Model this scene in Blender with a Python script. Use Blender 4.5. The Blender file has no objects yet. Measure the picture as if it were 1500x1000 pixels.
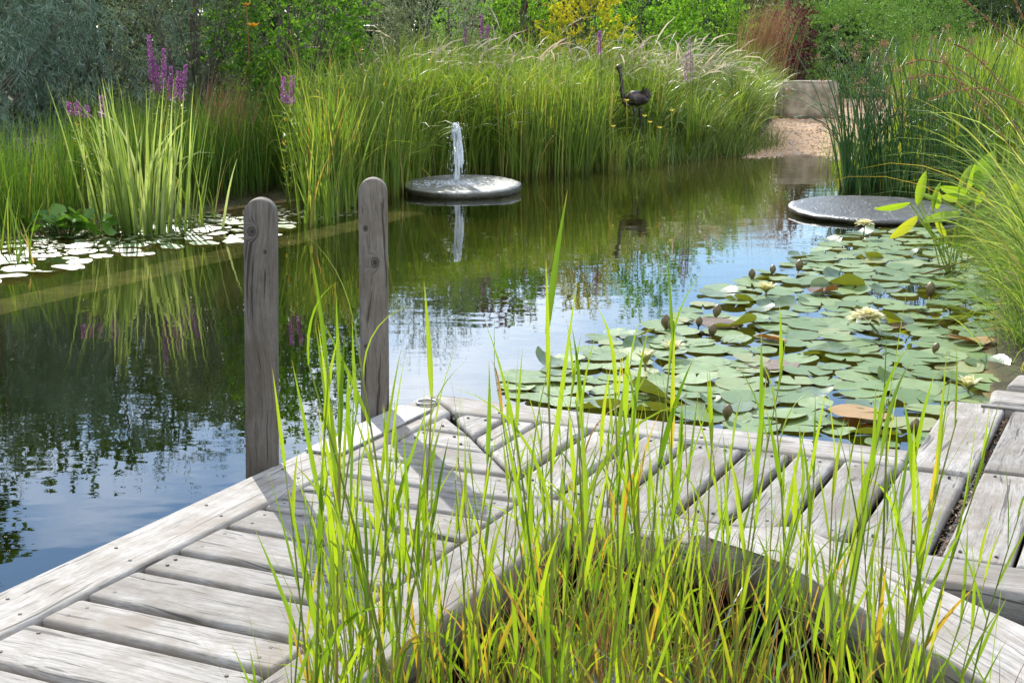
import bpy, bmesh, math, random
import numpy as np
from mathutils import Vector, Matrix

random.seed(7)
RNG = np.random.default_rng(11)
SC = bpy.context.scene
COL = SC.collection

# ------------------------------------------------------------------ camera, sky, sun, exposure
CAM_H = 1.85
FPX = 2083.0                      # focal length in pixels of the 1500 px wide photograph
PITCH = math.atan(445 / FPX)
cam_data = bpy.data.cameras.new('camera')
cam_data.sensor_width = 36.0
cam_data.lens = FPX / 1500 * 36.0
cam_data.clip_start = 0.05
cam_data.clip_end = 3000
cam = bpy.data.objects.new('camera', cam_data)
COL.objects.link(cam)
cam.location = (0, 0, CAM_H)
cam.rotation_euler = (math.pi / 2 - PITCH, 0, 0)
SC.camera = cam

SUN_AZ = math.radians(-19.0)      # clockwise from +Y, so ahead and to the left
SUN_EL = math.radians(35.5)
SUN_DIR = Vector((math.sin(SUN_AZ) * math.cos(SUN_EL), math.cos(SUN_AZ) * math.cos(SUN_EL), math.sin(SUN_EL)))

world = bpy.data.worlds.new('World')
SC.world = world
world.use_nodes = True
wt = world.node_tree
wt.nodes.clear()


def N(tree, kind, **kw):
    n = tree.nodes.new(kind)
    for k, v in kw.items():
        if k == 'ins':
            for a, b in v.items():
                n.inputs[a].default_value = b
        else:
            setattr(n, k, v)
    return n


def ramp(tree, stops, fac=None, interp='LINEAR'):
    n = tree.nodes.new('ShaderNodeValToRGB')
    cr = n.color_ramp
    cr.interpolation = interp
    while len(cr.elements) > 1:
        cr.elements.remove(cr.elements[-1])
    for i, (p, c) in enumerate(stops):
        e = cr.elements[0] if i == 0 else cr.elements.new(p)
        e.position = p
        e.color = (c[0], c[1], c[2], 1) if not isinstance(c, (int, float)) else (c, c, c, 1)
    if fac is not None:
        tree.links.new(fac, n.inputs[0])
    return n


def mixc(tree, fac, a, b, mode='MIX'):
    n = tree.nodes.new('ShaderNodeMix')
    n.data_type = 'RGBA'
    n.blend_type = mode
    for s, v in ((n.inputs[0], fac), (n.inputs[6], a), (n.inputs[7], b)):
        if hasattr(v, 'links'):
            tree.links.new(v, s)
        elif isinstance(v, (int, float)):
            s.default_value = v
        else:
            s.default_value = (v[0], v[1], v[2], 1)
    return n.outputs[2]


def mth(tree, op, a, b=None, clamp=False):
    n = tree.nodes.new('ShaderNodeMath')
    n.operation = op
    n.use_clamp = clamp
    for s, v in ((n.inputs[0], a), (n.inputs[1], b)):
        if v is None:
            continue
        if hasattr(v, 'links'):
            tree.links.new(v, s)
        else:
            s.default_value = v
    return n.outputs[0]


sky = N(wt, 'ShaderNodeTexSky', sky_type='NISHITA', sun_disc=False, sun_elevation=SUN_EL, sun_rotation=SUN_AZ,
        air_density=1.0, dust_density=0.0, ozone_density=3.0)
# clouds: one drifting layer at a fixed height, projected from the direction looked in
tc = N(wt, 'ShaderNodeTexCoord')
sep = N(wt, 'ShaderNodeSeparateXYZ')
wt.links.new(tc.outputs['Generated'], sep.inputs[0])
zz = mth(wt, 'ADD', mth(wt, 'MAXIMUM', sep.outputs[2], 0.0), 0.12)
cmb = N(wt, 'ShaderNodeCombineXYZ')
wt.links.new(mth(wt, 'DIVIDE', sep.outputs[0], zz), cmb.inputs[0])
wt.links.new(mth(wt, 'DIVIDE', sep.outputs[1], zz), cmb.inputs[1])
cmap = N(wt, 'ShaderNodeMapping')
cmap.inputs['Location'].default_value = (0.25, -0.2, 0)
wt.links.new(cmb.outputs[0], cmap.inputs[0])
cn = N(wt, 'ShaderNodeTexNoise', ins={'Scale': 0.6, 'Detail': 7.0, 'Roughness': 0.56, 'Distortion': 0.3})
wt.links.new(cmap.outputs[0], cn.inputs['Vector'])
cfac = ramp(wt, [(0.46, 0.0), (0.55, 0.45), (0.66, 1.0)], cn.outputs[0])
bg = N(wt, 'ShaderNodeBackground')
bg.inputs['Strength'].default_value = 0.15
wt.links.new(mixc(wt, cfac.outputs[0], sky.outputs[0], (15.5, 15.8, 16.2)), bg.inputs['Color'])
wo = N(wt, 'ShaderNodeOutputWorld')
wt.links.new(bg.outputs[0], wo.inputs['Surface'])

sun_data = bpy.data.lights.new('sun', 'SUN')
sun_data.energy = 4.6
sun_data.angle = math.radians(0.5)
sun_data.color = (1.0, 0.955, 0.88)
sun = bpy.data.objects.new('sun', sun_data)
COL.objects.link(sun)
sun.location = SUN_DIR * 60
sun.rotation_euler = SUN_DIR.to_track_quat('Z', 'Y').to_euler()

SC.view_settings.view_transform = 'Standard'
SC.view_settings.look = 'None'
SC.view_settings.gamma = 1.0
SC.view_settings.use_curve_mapping = False
SC.view_settings.exposure = 0.60
SC.render.engine = 'CYCLES'
SC.cycles.use_denoising = True
SC.cycles.max_bounces = 10
SC.cycles.transparent_max_bounces = 24
SC.cycles.transmission_bounces = 6
SC.cycles.diffuse_bounces = 4
SC.cycles.glossy_bounces = 3
SC.cycles.caustics_reflective = False
SC.cycles.caustics_refractive = False
SC.cycles.sample_clamp_indirect = 6.0

# ------------------------------------------------------------------ layout helpers


def at(px, py, z=0.0):
    """The point of the level plane z that the photograph shows at pixel (px, py) of 1500 x 1000."""
    Y = -(py - 500) / FPX
    X = (px - 750) / FPX
    r = (X, math.cos(PITCH) + Y * math.sin(PITCH), -math.sin(PITCH) + Y * math.cos(PITCH))
    k = (z - CAM_H) / r[2]
    return Vector((r[0] * k, r[1] * k, z))


def atd(px, py, d):
    """The point at distance d along +Y seen at pixel (px, py)."""
    Y = -(py - 500) / FPX
    X = (px - 750) / FPX
    r = (X, math.cos(PITCH) + Y * math.sin(PITCH), -math.sin(PITCH) + Y * math.cos(PITCH))
    k = d / r[1]
    return Vector((r[0] * k, d, CAM_H + r[2] * k))


DECK_Z = 0.25
AZ = math.radians(25.3)
E1 = Vector((math.sin(AZ), math.cos(AZ), 0))
E2 = Vector((math.cos(AZ), -math.sin(AZ), 0))
CORNER = at(629, 574, DECK_Z)


def W(u, v, z=DECK_Z):
    p = CORNER + E1 * u + E2 * v
    return Vector((p.x, p.y, z))


class Geo:
    """Collects pieces and links them as ONE mesh object. Each vertex carries rt = (random, along, extra)."""

    def __init__(self):
        self.v, self.f, self.r, self.n = [], [], [], 0

    def add(self, verts, faces, rt=None):
        verts = np.asarray(verts, np.float32).reshape(-1, 3)
        if not isinstance(faces, list) or (faces and np.isscalar(faces[0][0])):
            faces = [np.asarray(faces)]
        for f in faces:
            self.f.append(np.asarray(f, np.int64) + self.n)
        self.v.append(verts)
        if rt is None:
            rt = np.zeros((len(verts), 3), np.float32)
        self.r.append(np.asarray(rt, np.float32).reshape(-1, 3))
        self.n += len(verts)
        return self

    def mesh(self, name, origin=(0, 0, 0), smooth=True):
        me = bpy.data.meshes.new(name)
        V = np.concatenate(self.v) - np.asarray(origin, np.float32)[None]
        me.vertices.add(len(V))
        me.vertices.foreach_set('co', V.astype(np.float32).ravel())
        loops = np.concatenate([f.ravel() for f in self.f])
        tot = np.concatenate([np.full(len(f), f.shape[1], np.int64) for f in self.f])
        start = np.concatenate([[0], np.cumsum(tot)[:-1]])
        me.loops.add(len(loops))
        me.loops.foreach_set('vertex_index', loops.astype(np.int32))
        me.polygons.add(len(tot))
        me.polygons.foreach_set('loop_start', start.astype(np.int32))
        me.polygons.foreach_set('use_smooth', np.full(len(tot), smooth, bool))
        me.update(calc_edges=True)
        at_ = me.attributes.new('rt', 'FLOAT_VECTOR', 'POINT')
        at_.data.foreach_set('vector', np.concatenate(self.r).astype(np.float32).ravel())
        return me

    def build(self, name, mat, parent=None, loc=None, smooth=True):
        org = Vector((0, 0, 0))
        if parent is not None:
            org = parent.location.copy()
        elif loc is not None:
            org = Vector(loc)
        me = self.mesh(name, org, smooth)
        o = bpy.data.objects.new(name, me)
        me.materials.append(mat)
        COL.objects.link(o)
        if parent is not None:
            o.parent = parent
        else:
            o.location = org
        return o


def tag(o, label=None, cat=None, group=None, kind=None):
    if label:
        o['label'] = label
    if cat:
        o['category'] = cat
    if group:
        o['group'] = group
    if kind:
        o['kind'] = kind
    return o


def empty(name, loc, label, cat, group=None):
    o = bpy.data.objects.new(name, None)
    o.empty_display_size = 0.2
    COL.objects.link(o)
    o.location = loc
    return tag(o, label, cat, group)


def dup(o, parent=None, **kw):
    c = o.copy()
    COL.objects.link(c)
    if parent is not None:
        c.parent = parent
    for ch in o.children:
        dup(ch, c)
    return c


def nrm(a):
    return a / np.maximum(np.linalg.norm(a, axis=-1, keepdims=True), 1e-9)


def grid_faces(levels, k, n):
    """Quads joining `levels` rows of k verts in each of n strips laid out [strip][level][k]."""
    a = []
    for l in range(levels - 1):
        for j in range(k - 1):
            i = l * k + j
            a.append((i, i + 1, i + k + 1, i + k))
    a = np.array(a)
    return (a[None] + (np.arange(n) * levels * k)[:, None, None]).reshape(-1, 4)


def blades(P, az, L, th0, bend, Wd, segs=5, fold=0.0, twist=None, prof=None, rnd=None, power=1.6, extra=0.0, az_drift=0.0):
    """Grass-like ribbons. P (n,3) roots; az heading of the lean; th0 start angle from vertical; bend extra angle at the tip."""
    P = np.asarray(P, float).reshape(-1, 3)
    n = len(P)
    B = lambda x: np.broadcast_to(np.asarray(x, float), (n,)).copy()
    az, L, th0, bend, Wd = B(az), B(L), B(th0), B(bend), B(Wd)
    tw = B(twist) if twist is not None else RNG.uniform(-1.2, 1.2, n)
    rnd = B(rnd) if rnd is not None else RNG.random(n)
    if prof is None:
        prof = lambda t: np.minimum(1, (t * 3 + 0.55)) * np.maximum(1 - t ** 2.2, 0.04)
    k = 3 if fold else 2
    out = np.zeros((n, segs + 1, k, 3))
    pos = P.copy()
    ts = np.linspace(0, 1, segs + 1)
    for i, t in enumerate(ts):
        th = th0 + bend * t ** power
        a = az + az_drift * t
        h = np.stack([np.cos(a), np.sin(a), 0 * a], 1)
        tan = h * np.sin(th)[:, None] + np.array([0, 0, 1.0]) * np.cos(th)[:, None]
        perp = np.stack([-np.sin(a), np.cos(a), 0 * a], 1)
        nor = np.cross(tan, perp)
        side = perp * np.cos(tw)[:, None] + nor * np.sin(tw)[:, None]
        w = (Wd * prof(t) * 0.5)[:, None]
        if k == 2:
            out[:, i, 0] = pos - side * w
            out[:, i, 1] = pos + side * w
        else:
            up = np.cross(side, tan)
            out[:, i, 0] = pos - side * w
            out[:, i, 1] = pos + up * w * fold
            out[:, i, 2] = pos + side * w
        if i < segs:
            tm = (t + ts[i + 1]) / 2
            th = th0 + bend * tm ** power
            tan = h * np.sin(th)[:, None] + np.array([0, 0, 1.0]) * np.cos(th)[:, None]
            pos = pos + tan * (L / segs)[:, None]
    rt = np.zeros((n, segs + 1, k, 3))
    rt[..., 0] = rnd[:, None, None]
    rt[..., 1] = ts[None, :, None]
    rt[..., 2] = extra
    return out.reshape(-1, 3), grid_faces(segs + 1, k, n), rt.reshape(-1, 3)


def tubes(S, R, sides=4, rnd=None, extra=0.0):
    """Many tubes at once: S (n,K,3) centre lines, R (n,K) or (K,) radii."""
    S = np.asarray(S, float)
    n, K = S.shape[:2]
    R = np.broadcast_to(np.asarray(R, float), (n, K))
    T = np.gradient(S, axis=1)
    T = nrm(T)
    ref = np.where(np.abs(T[..., 2:3]) > 0.9, np.array([1.0, 0, 0]), np.array([0, 0, 1.0]))
    a = nrm(np.cross(T, ref))
    b = np.cross(T, a)
    ang = np.linspace(0, 2 * np.pi, sides, endpoint=False)
    V = S[:, :, None] + R[:, :, None, None] * (a[:, :, None] * np.cos(ang)[:, None] + b[:, :, None] * np.sin(ang)[:, None])
    f = []
    for l in range(K - 1):
        for j in range(sides):
            j2 = (j + 1) % sides
            f.append((l * sides + j, l * sides + j2, (l + 1) * sides + j2, (l + 1) * sides + j))
    f = (np.array(f)[None] + (np.arange(n) * K * sides)[:, None, None]).reshape(-1, 4)
    cap = np.array([[(K - 1) * sides + j for j in range(sides)], list(range(sides))[::-1]])
    cap = (cap[None] + (np.arange(n) * K * sides)[:, None, None]).reshape(-1, sides)
    rt = np.zeros((n, K, sides, 3))
    rr = RNG.random(n) if rnd is None else np.broadcast_to(rnd, (n,))
    rt[..., 0] = rr[:, None, None]
    rt[..., 1] = np.linspace(0, 1, K)[None, :, None]
    rt[..., 2] = extra
    return V.reshape(-1, 3), [f, cap], rt.reshape(-1, 3)


def leaves(P, D, Nn, L, Wd, fold=0.25, rnd=None, curl=0.0, extra=0.0):
    """Folded pointed leaves (6 verts, 4 tris): P roots, D directions, Nn rough normals."""
    P, D, Nn = (np.asarray(x, float) for x in (P, D, Nn))
    n = len(P)
    D = nrm(D)
    S = nrm(np.cross(D, Nn))
    U = np.cross(S, D)
    L = np.broadcast_to(L, (n,))[:, None]
    Wd = np.broadcast_to(Wd, (n,))[:, None] * 0.5
    mid = P + D * L * 0.45 - U * Wd * fold
    V = np.stack([P, mid - S * Wd + U * Wd * fold * 2, mid + S * Wd + U * Wd * fold * 2, P + D * L - U * L * curl, mid], 1)
    f = np.array([(0, 4, 1), (0, 2, 4), (1, 4, 3), (4, 2, 3)])
    f = (f[None] + (np.arange(n) * 5)[:, None, None]).reshape(-1, 3)
    rt = np.zeros((n, 5, 3))
    rr = RNG.random(n) if rnd is None else np.broadcast_to(rnd, (n,))
    rt[..., 0] = rr[:, None]
    rt[:, 3, 1] = 1
    rt[:, (1, 2, 4), 1] = 0.45
    rt[..., 2] = extra
    return V.reshape(-1, 3), f, rt.reshape(-1, 3)


def rdir(n, up=0.0):
    d = nrm(RNG.normal(size=(n, 3)))
    d[:, 2] += up
    return nrm(d)


# ------------------------------------------------------------------ materials


def new_mat(name):
    m = bpy.data.materials.new(name)
    m.use_nodes = True
    t = m.node_tree
    t.nodes.clear()
    out = N(t, 'ShaderNodeOutputMaterial')
    return m, t, out


def attr(t):
    a = N(t, 'ShaderNodeAttribute', attribute_name='rt')
    s = N(t, 'ShaderNodeSeparateXYZ')
    t.links.new(a.outputs['Vector'], s.inputs[0])
    return s.outputs


def leaf_mat(name, stops, trans=0.45, tint=(1.5, 1.55, 0.7), rough=0.45, spec=0.35, base=None, tip=None, base_to=0.25, tip_from=0.8):
    m, t, out = new_mat(name)
    r = attr(t)
    c = ramp(t, stops, r[0]).outputs[0]
    if base is not None:
        f = ramp(t, [(0.0, 1.0), (base_to, 0.0)], r[1]).outputs[0]
        c = mixc(t, f, c, base)
    if tip is not None:
        f = ramp(t, [(tip_from, 0.0), (1.0, 0.8)], r[1]).outputs[0]
        c = mixc(t, f, c, tip)
    p = N(t, 'ShaderNodeBsdfPrincipled', ins={'Roughness': rough, 'Specular IOR Level': spec})
    t.links.new(c, p.inputs['Base Color'])
    tr = N(t, 'ShaderNodeBsdfTranslucent')
    t.links.new(mixc(t, 1.0, c, tint, 'MULTIPLY'), tr.inputs[0])
    mx = N(t, 'ShaderNodeMixShader')
    mx.inputs[0].default_value = trans
    t.links.new(p.outputs[0], mx.inputs[1])
    t.links.new(tr.outputs[0], mx.inputs[2])
    t.links.new(mx.outputs[0], out.inputs['Surface'])
    return m


def plain_mat(name, color, rough=0.6, metal=0.0, spec=0.5, noise=None, bump=0.0, bscale=40.0):
    m, t, out = new_mat(name)
    p = N(t, 'ShaderNodeBsdfPrincipled', ins={'Roughness': rough, 'Metallic': metal, 'Specular IOR Level': spec})
    p.inputs['Base Color'].default_value = (*color, 1)
    tcn = N(t, 'ShaderNodeTexCoord')
    if noise:
        c2, sc = noise
        nz = N(t, 'ShaderNodeTexNoise', ins={'Scale': sc, 'Detail': 6.0, 'Roughness': 0.6})
        t.links.new(tcn.outputs['Object'], nz.inputs['Vector'])
        f = ramp(t, [(0.35, 0.0), (0.65, 1.0)], nz.outputs[0]).outputs[0]
        t.links.new(mixc(t, f, color, c2), p.inputs['Base Color'])
    if bump:
        nb = N(t, 'ShaderNodeTexNoise', ins={'Scale': bscale, 'Detail': 6.0, 'Roughness': 0.65})
        t.links.new(tcn.outputs['Object'], nb.inputs['Vector'])
        b = N(t, 'ShaderNodeBump', ins={'Strength': bump, 'Distance': 0.02})
        t.links.new(nb.outputs[0], b.inputs['Height'])
        t.links.new(b.outputs[0], p.inputs['Normal'])
    t.links.new(p.outputs[0], out.inputs['Surface'])
    return m


def wood_mat(name, dark, light, grain=28.0, knots=(), knot_plane='yz', stain=0.5, bump=0.35):
    """Weathered timber: grain runs along local X."""
    m, t, out = new_mat(name)
    tcn = N(t, 'ShaderNodeTexCoord')
    oi = N(t, 'ShaderNodeObjectInfo')
    add = N(t, 'ShaderNodeVectorMath', operation='ADD')
    cb = N(t, 'ShaderNodeCombineXYZ')
    t.links.new(mth(t, 'MULTIPLY', oi.outputs['Random'], 17.0), cb.inputs[0])
    t.links.new(mth(t, 'MULTIPLY', oi.outputs['Random'], 31.0), cb.inputs[1])
    t.links.new(tcn.outputs['Object'], add.inputs[0])
    t.links.new(cb.outputs[0], add.inputs[1])
    # slow warp so that the grain wanders
    wz = N(t, 'ShaderNodeTexNoise', ins={'Scale': 1.7, 'Detail': 2.0})
    t.links.new(add.outputs[0], wz.inputs['Vector'])
    wv = N(t, 'ShaderNodeVectorMath', operation='SCALE')
    t.links.new(wz.outputs['Color'], wv.inputs[0])
    wv.inputs['Scale'].default_value = 0.10
    ad2 = N(t, 'ShaderNodeVectorMath', operation='ADD')
    t.links.new(add.outputs[0], ad2.inputs[0])
    t.links.new(wv.outputs[0], ad2.inputs[1])
    src = ad2.outputs[0]
    kmask = None
    for (ky, kx, kr) in knots:
        d = N(t, 'ShaderNodeVectorMath', operation='DISTANCE')
        sc_ = N(t, 'ShaderNodeVectorMath', operation='MULTIPLY')
        sc_.inputs[1].default_value = (0.75, 1.0, 0.0)
        t.links.new(tcn.outputs['Object'], sc_.inputs[0])
        t.links.new(sc_.outputs[0], d.inputs[0])
        d.inputs[1].default_value = (kx * 0.75, ky, 0)
        k = mth(t, 'SUBTRACT', 1.0, mth(t, 'DIVIDE', d.outputs['Value'], kr * 3.0), clamp=True)
        kmask = k if kmask is None else mth(t, 'MAXIMUM', kmask, k)
    if kmask is not None:
        sh = N(t, 'ShaderNodeCombineXYZ')
        t.links.new(mth(t, 'MULTIPLY', mth(t, 'POWER', kmask, 1.6), 0.10), sh.inputs[1])
        ad3 = N(t, 'ShaderNodeVectorMath', operation='ADD')
        t.links.new(src, ad3.inputs[0])
        t.links.new(sh.outputs[0], ad3.inputs[1])
        src = ad3.outputs[0]
    mp = N(t, 'ShaderNodeMapping')
    mp.inputs['Scale'].default_value = (1.3, grain, grain)
    t.links.new(src, mp.inputs[0])
    g1 = N(t, 'ShaderNodeTexNoise', ins={'Scale': 1.6, 'Detail': 8.0, 'Roughness': 0.62})
    t.links.new(mp.outputs[0], g1.inputs['Vector'])
    mp2 = N(t, 'ShaderNodeMapping')
    mp2.inputs['Scale'].default_value = (2.2, grain * 4.2, grain * 4.2)
    t.links.new(src, mp2.inputs[0])
    g2 = N(t, 'ShaderNodeTexNoise', ins={'Scale': 1.6, 'Detail': 4.0, 'Roughness': 0.6})
    t.links.new(mp2.outputs[0], g2.inputs['Vector'])
    st = N(t, 'ShaderNodeTexNoise', ins={'Scale': 5.0, 'Detail': 5.0, 'Roughness': 0.6})
    t.links.new(add.outputs[0], st.inputs['Vector'])
    mp3 = N(t, 'ShaderNodeMapping')
    mp3.inputs['Scale'].default_value = (14.0, 110.0, 110.0)
    t.links.new(src, mp3.inputs[0])
    g3 = N(t, 'ShaderNodeTexNoise', ins={'Scale': 1.6, 'Detail': 3.0, 'Roughness': 0.7})
    t.links.new(mp3.outputs[0], g3.inputs['Vector'])
    gg = mth(t, 'ADD', mth(t, 'ADD', mth(t, 'MULTIPLY', g1.outputs[0], 0.36), mth(t, 'MULTIPLY', g2.outputs[0], 0.36)), mth(t, 'MULTIPLY', g3.outputs[0], 0.28))
    mp4 = N(t, 'ShaderNodeMapping')
    mp4.inputs['Scale'].default_value = (0.9, 46.0, 46.0)
    t.links.new(src, mp4.inputs[0])
    g4 = N(t, 'ShaderNodeTexNoise', ins={'Scale': 1.3, 'Detail': 2.0, 'Roughness': 0.5})
    t.links.new(mp4.outputs[0], g4.inputs['Vector'])
    c = ramp(t, [(0.38, dark), (0.47, [a * 0.45 + b * 0.55 for a, b in zip(dark, light)]), (0.57, light)], gg).outputs[0]
    # stains and warm patches
    s1 = ramp(t, [(0.38, 1.0), (0.56, 0.0)], st.outputs[0]).outputs[0]
    c = mixc(t, mth(t, 'MULTIPLY', s1, stain), c, [x * y for x, y in zip(dark, (1.35, 1.25, 1.1))])
    b2 = N(t, 'ShaderNodeTexNoise', ins={'Scale': 2.1, 'Detail': 6.0, 'Roughness': 0.7})
    t.links.new(add.outputs[0], b2.inputs['Vector'])
    s2 = ramp(t, [(0.56, 0.0), (0.70, 0.55)], b2.outputs[0]).outputs[0]
    c = mixc(t, s2, c, [x * y for x, y in zip(dark, (1.5, 1.25, 0.95))])
    # fine cracks
    cr = ramp(t, [(0.33, 1.0), (0.37, 0.0)], g4.outputs[0]).outputs[0]
    c = mixc(t, mth(t, 'MULTIPLY', cr, 0.8), c, [x * 0.35 for x in dark])
    hsv = N(t, 'ShaderNodeHueSaturation')
    t.links.new(c, hsv.inputs['Color'])
    rr = N(t, 'ShaderNodeMapRange', ins={'From Min': 0.0, 'From Max': 1.0, 'To Min': 0.78, 'To Max': 1.14})
    t.links.new(oi.outputs['Random'], rr.inputs[0])
    t.links.new(rr.outputs[0], hsv.inputs['Value'])
    c = hsv.outputs[0]
    if kmask is not None:
        kc = ramp(t, [(0.55, 0.0), (0.66, 0.75), (0.75, 0.35), (0.86, 0.9)], kmask).outputs[0]
        c = mixc(t, kc, c, [x * 0.22 for x in dark])
    p = N(t, 'ShaderNodeBsdfPrincipled', ins={'Roughness': 0.78, 'Specular IOR Level': 0.3})
    t.links.new(c, p.inputs['Base Color'])
    b = N(t, 'ShaderNodeBump', ins={'Strength': bump, 'Distance': 0.006})
    t.links.new(gg, b.inputs['Height'])
    t.links.new(b.outputs[0], p.inputs['Normal'])
    t.links.new(p.outputs[0], out.inputs['Surface'])
    return m


M = {}
M['deck'] = wood_mat('weathered_oak', (0.14, 0.129, 0.115), (0.385, 0.362, 0.332), stain=0.75, bump=0.5)
M['beam'] = wood_mat('weathered_beam', (0.15, 0.138, 0.123), (0.39, 0.367, 0.337), grain=18, stain=0.65, bump=0.5)
M['joist'] = wood_mat('dark_joist', (0.05, 0.045, 0.04), (0.14, 0.125, 0.11))  # darker timber tone than the deck boards
M['post1'] = wood_mat('post_wood_one_knot', (0.072, 0.060, 0.049), (0.182, 0.159, 0.136), grain=24, bump=0.8, knots=[(0.028, 1.15, 0.011), (-0.02, 1.075, 0.005)])
M['post2'] = wood_mat('post_wood_two_knots', (0.072, 0.060, 0.049), (0.182, 0.159, 0.136), grain=26, bump=0.8, knots=[(0.030, 1.06, 0.009), (-0.008, 0.914, 0.015), (0.036, 0.55, 0.007)])
M['screw'] = plain_mat('screw_hole', (0.035, 0.03, 0.028), 0.7)
M['plate'] = plain_mat('pale_dotted_plate', (0.36, 0.35, 0.33), 0.6, noise=((0.28, 0.27, 0.25), 30))
M['stud'] = plain_mat('plate_stud', (0.30, 0.29, 0.275), 0.5)
M['metal'] = plain_mat('grey_strip_metal', (0.30, 0.29, 0.28), 0.5, metal=0.6)
M['stone'] = plain_mat('mossy_stone', (0.22, 0.21, 0.185), 0.7, noise=((0.10, 0.105, 0.06), 5), bump=0.5)
M['granite'] = plain_mat('block_granite', (0.42, 0.345, 0.255), 0.85, noise=((0.17, 0.145, 0.10), 4.5), bump=1.0, bscale=9)
M['bronze'] = plain_mat('sculpture_bronze', (0.10, 0.085, 0.075), 0.42, metal=0.75, noise=((0.05, 0.04, 0.035), 12), bump=0.2)

# ------------------------------------------------------------------ terrain, water, shore
POND = [at(-420, 520)[:2], at(-160, 392)[:2], at(0, 352)[:2], at(200, 330)[:2], at(330, 306)[:2], at(460, 290)[:2], at(560, 272)[:2],
        at(700, 252)[:2], at(900, 241)[:2], at(1000, 235)[:2], at(1090, 227)[:2], at(1130, 222)[:2], at(1218, 218)[:2], at(1300, 236)[:2], at(1420, 270)[:2],
        at(1490, 330)[:2], at(1475, 420)[:2], at(1440, 530)[:2], W(0.9, 2.5)[:2], W(-0.2, 2.75)[:2], W(-1.6, 3.2)[:2], (2.6, 2.4), (1.6, 1.2), (-4, 0.8), (-9, 4.0)]
POND = np.array(POND)
LEDGE = [at(-420, 545)[:2], at(-100, 470)[:2], at(0, 445)[:2], at(270, 383)[:2], at(530, 325)[:2], at(600, 308)[:2], at(760, 311)[:2], at(980, 318)[:2], at(1150, 322)[:2],
         at(1260, 372)[:2], at(1400, 560)[:2]]
BASIN = np.array(LEDGE + [W(-0.1, 2.1)[:2], W(-0.15, 0.2)[:2], W(-4.5, 0.2)[:2], (-9, 2.0)])


def sdist(P, poly):
    """Signed distance to a polygon, positive inside."""
    P = np.asarray(P, float)
    d = np.full(len(P), 1e9)
    ins = np.zeros(len(P), bool)
    m = len(poly)
    for i in range(m):
        a, b = poly[i], poly[(i + 1) % m]
        ab = b - a
        t = np.clip(((P - a) @ ab) / max(ab @ ab, 1e-9), 0, 1)
        d = np.minimum(d, np.linalg.norm(P - a - t[:, None] * ab, axis=1))
        c = (a[1] > P[:, 1]) != (b[1] > P[:, 1])
        with np.errstate(divide='ignore', invalid='ignore'):
            xi = (b[0] - a[0]) * (P[:, 1] - a[1]) / (b[1] - a[1]) + a[0]
        ins ^= c & (P[:, 0] < xi)
    return np.where(ins, d, -d)


def wav(x, y, s, seed):
    r = np.random.default_rng(seed)
    z = 0
    for i in range(5):
        a = r.uniform(0, 6.28)
        k = s * r.uniform(0.6, 1.8)
        z = z + np.sin((x * math.cos(a) + y * math.sin(a)) * k + r.uniform(0, 6.28))
    return z / 5


def terrain_z(P):
    P = np.asarray(P, float)
    d = sdist(P, POND)
    db = sdist(P, BASIN)
    z_out = 0.015 + np.minimum(-d * 0.10, 0.16) + np.clip((-d - 1.5) * 0.03, 0, 0.16)
    z_in = -np.minimum(d * np.where((P[:, 0] > 2.0) & (P[:, 1] > 14), 0.06, 0.16), 0.26)
    marsh = ((P[:, 1] < 6.2) & (db < 0))
    z_in = np.where(marsh, np.maximum(z_in, -0.07), z_in)
    z = np.where(d > 0, z_in, z_out)
    z = np.where(db > 0, z - np.clip(db * 3.5, 0, 1.3), z)
    z = z + 0.018 * wav(P[:, 0], P[:, 1], 2.3, 3) + 0.008 * wav(P[:, 0], P[:, 1], 7.0, 4)
    return z


xs = np.concatenate([[-600, -250, -110, -55, -30, -20], np.arange(-13, 13.01, 0.15), [16, 20, 30, 55, 110, 250, 600]])
ys = np.concatenate([[-200, -40, -10, -3], np.arange(-0.5, 33.01, 0.15), [35, 38, 44, 55, 80, 130, 250, 600, 1200]])
GX, GY = np.meshgrid(xs, ys)
PP = np.stack([GX.ravel(), GY.ravel()], 1)
g = Geo()
nx, ny = len(xs), len(ys)
idx = np.arange(nx * ny).reshape(ny, nx)
g.add(np.column_stack([PP, terrain_z(PP)]), np.stack([idx[:-1, :-1], idx[:-1, 1:], idx[1:, 1:], idx[1:, :-1]], -1).reshape(-1, 4))
m, t, out = new_mat('soil_and_pond_floor')
geo = N(t, 'ShaderNodeNewGeometry')
sp = N(t, 'ShaderNodeSeparateXYZ')
t.links.new(geo.outputs['Position'], sp.inputs[0])
n1 = N(t, 'ShaderNodeTexNoise', ins={'Scale': 3.0, 'Detail': 8.0, 'Roughness': 0.7})
n2 = N(t, 'ShaderNodeTexNoise', ins={'Scale': 28.0, 'Detail': 5.0, 'Roughness': 0.7})
for nn in (n1, n2):
    t.links.new(geo.outputs['Position'], nn.inputs['Vector'])
soil = ramp(t, [(0.35, (0.035, 0.030, 0.018)), (0.55, (0.075, 0.07, 0.032)), (0.7, (0.05, 0.075, 0.025))], n1.outputs[0]).outputs[0]
silt = ramp(t, [(0.35, (0.24, 0.17, 0.05)), (0.6, (0.42, 0.29, 0.11)), (0.72, (0.52, 0.40, 0.20))], n2.outputs[0]).outputs[0]
under = N(t, 'ShaderNodeMapRange', ins={'From Min': -0.02, 'From Max': 0.02, 'To Min': 1.0, 'To Max': 0.0})
t.links.new(sp.outputs[2], under.inputs[0])
p = N(t, 'ShaderNodeBsdfPrincipled', ins={'Roughness': 0.9, 'Specular IOR Level': 0.2})
t.links.new(mixc(t, under.outputs[0], soil, silt), p.inputs['Base Color'])
b = N(t, 'ShaderNodeBump', ins={'Strength': 0.8, 'Distance': 0.03})
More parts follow.
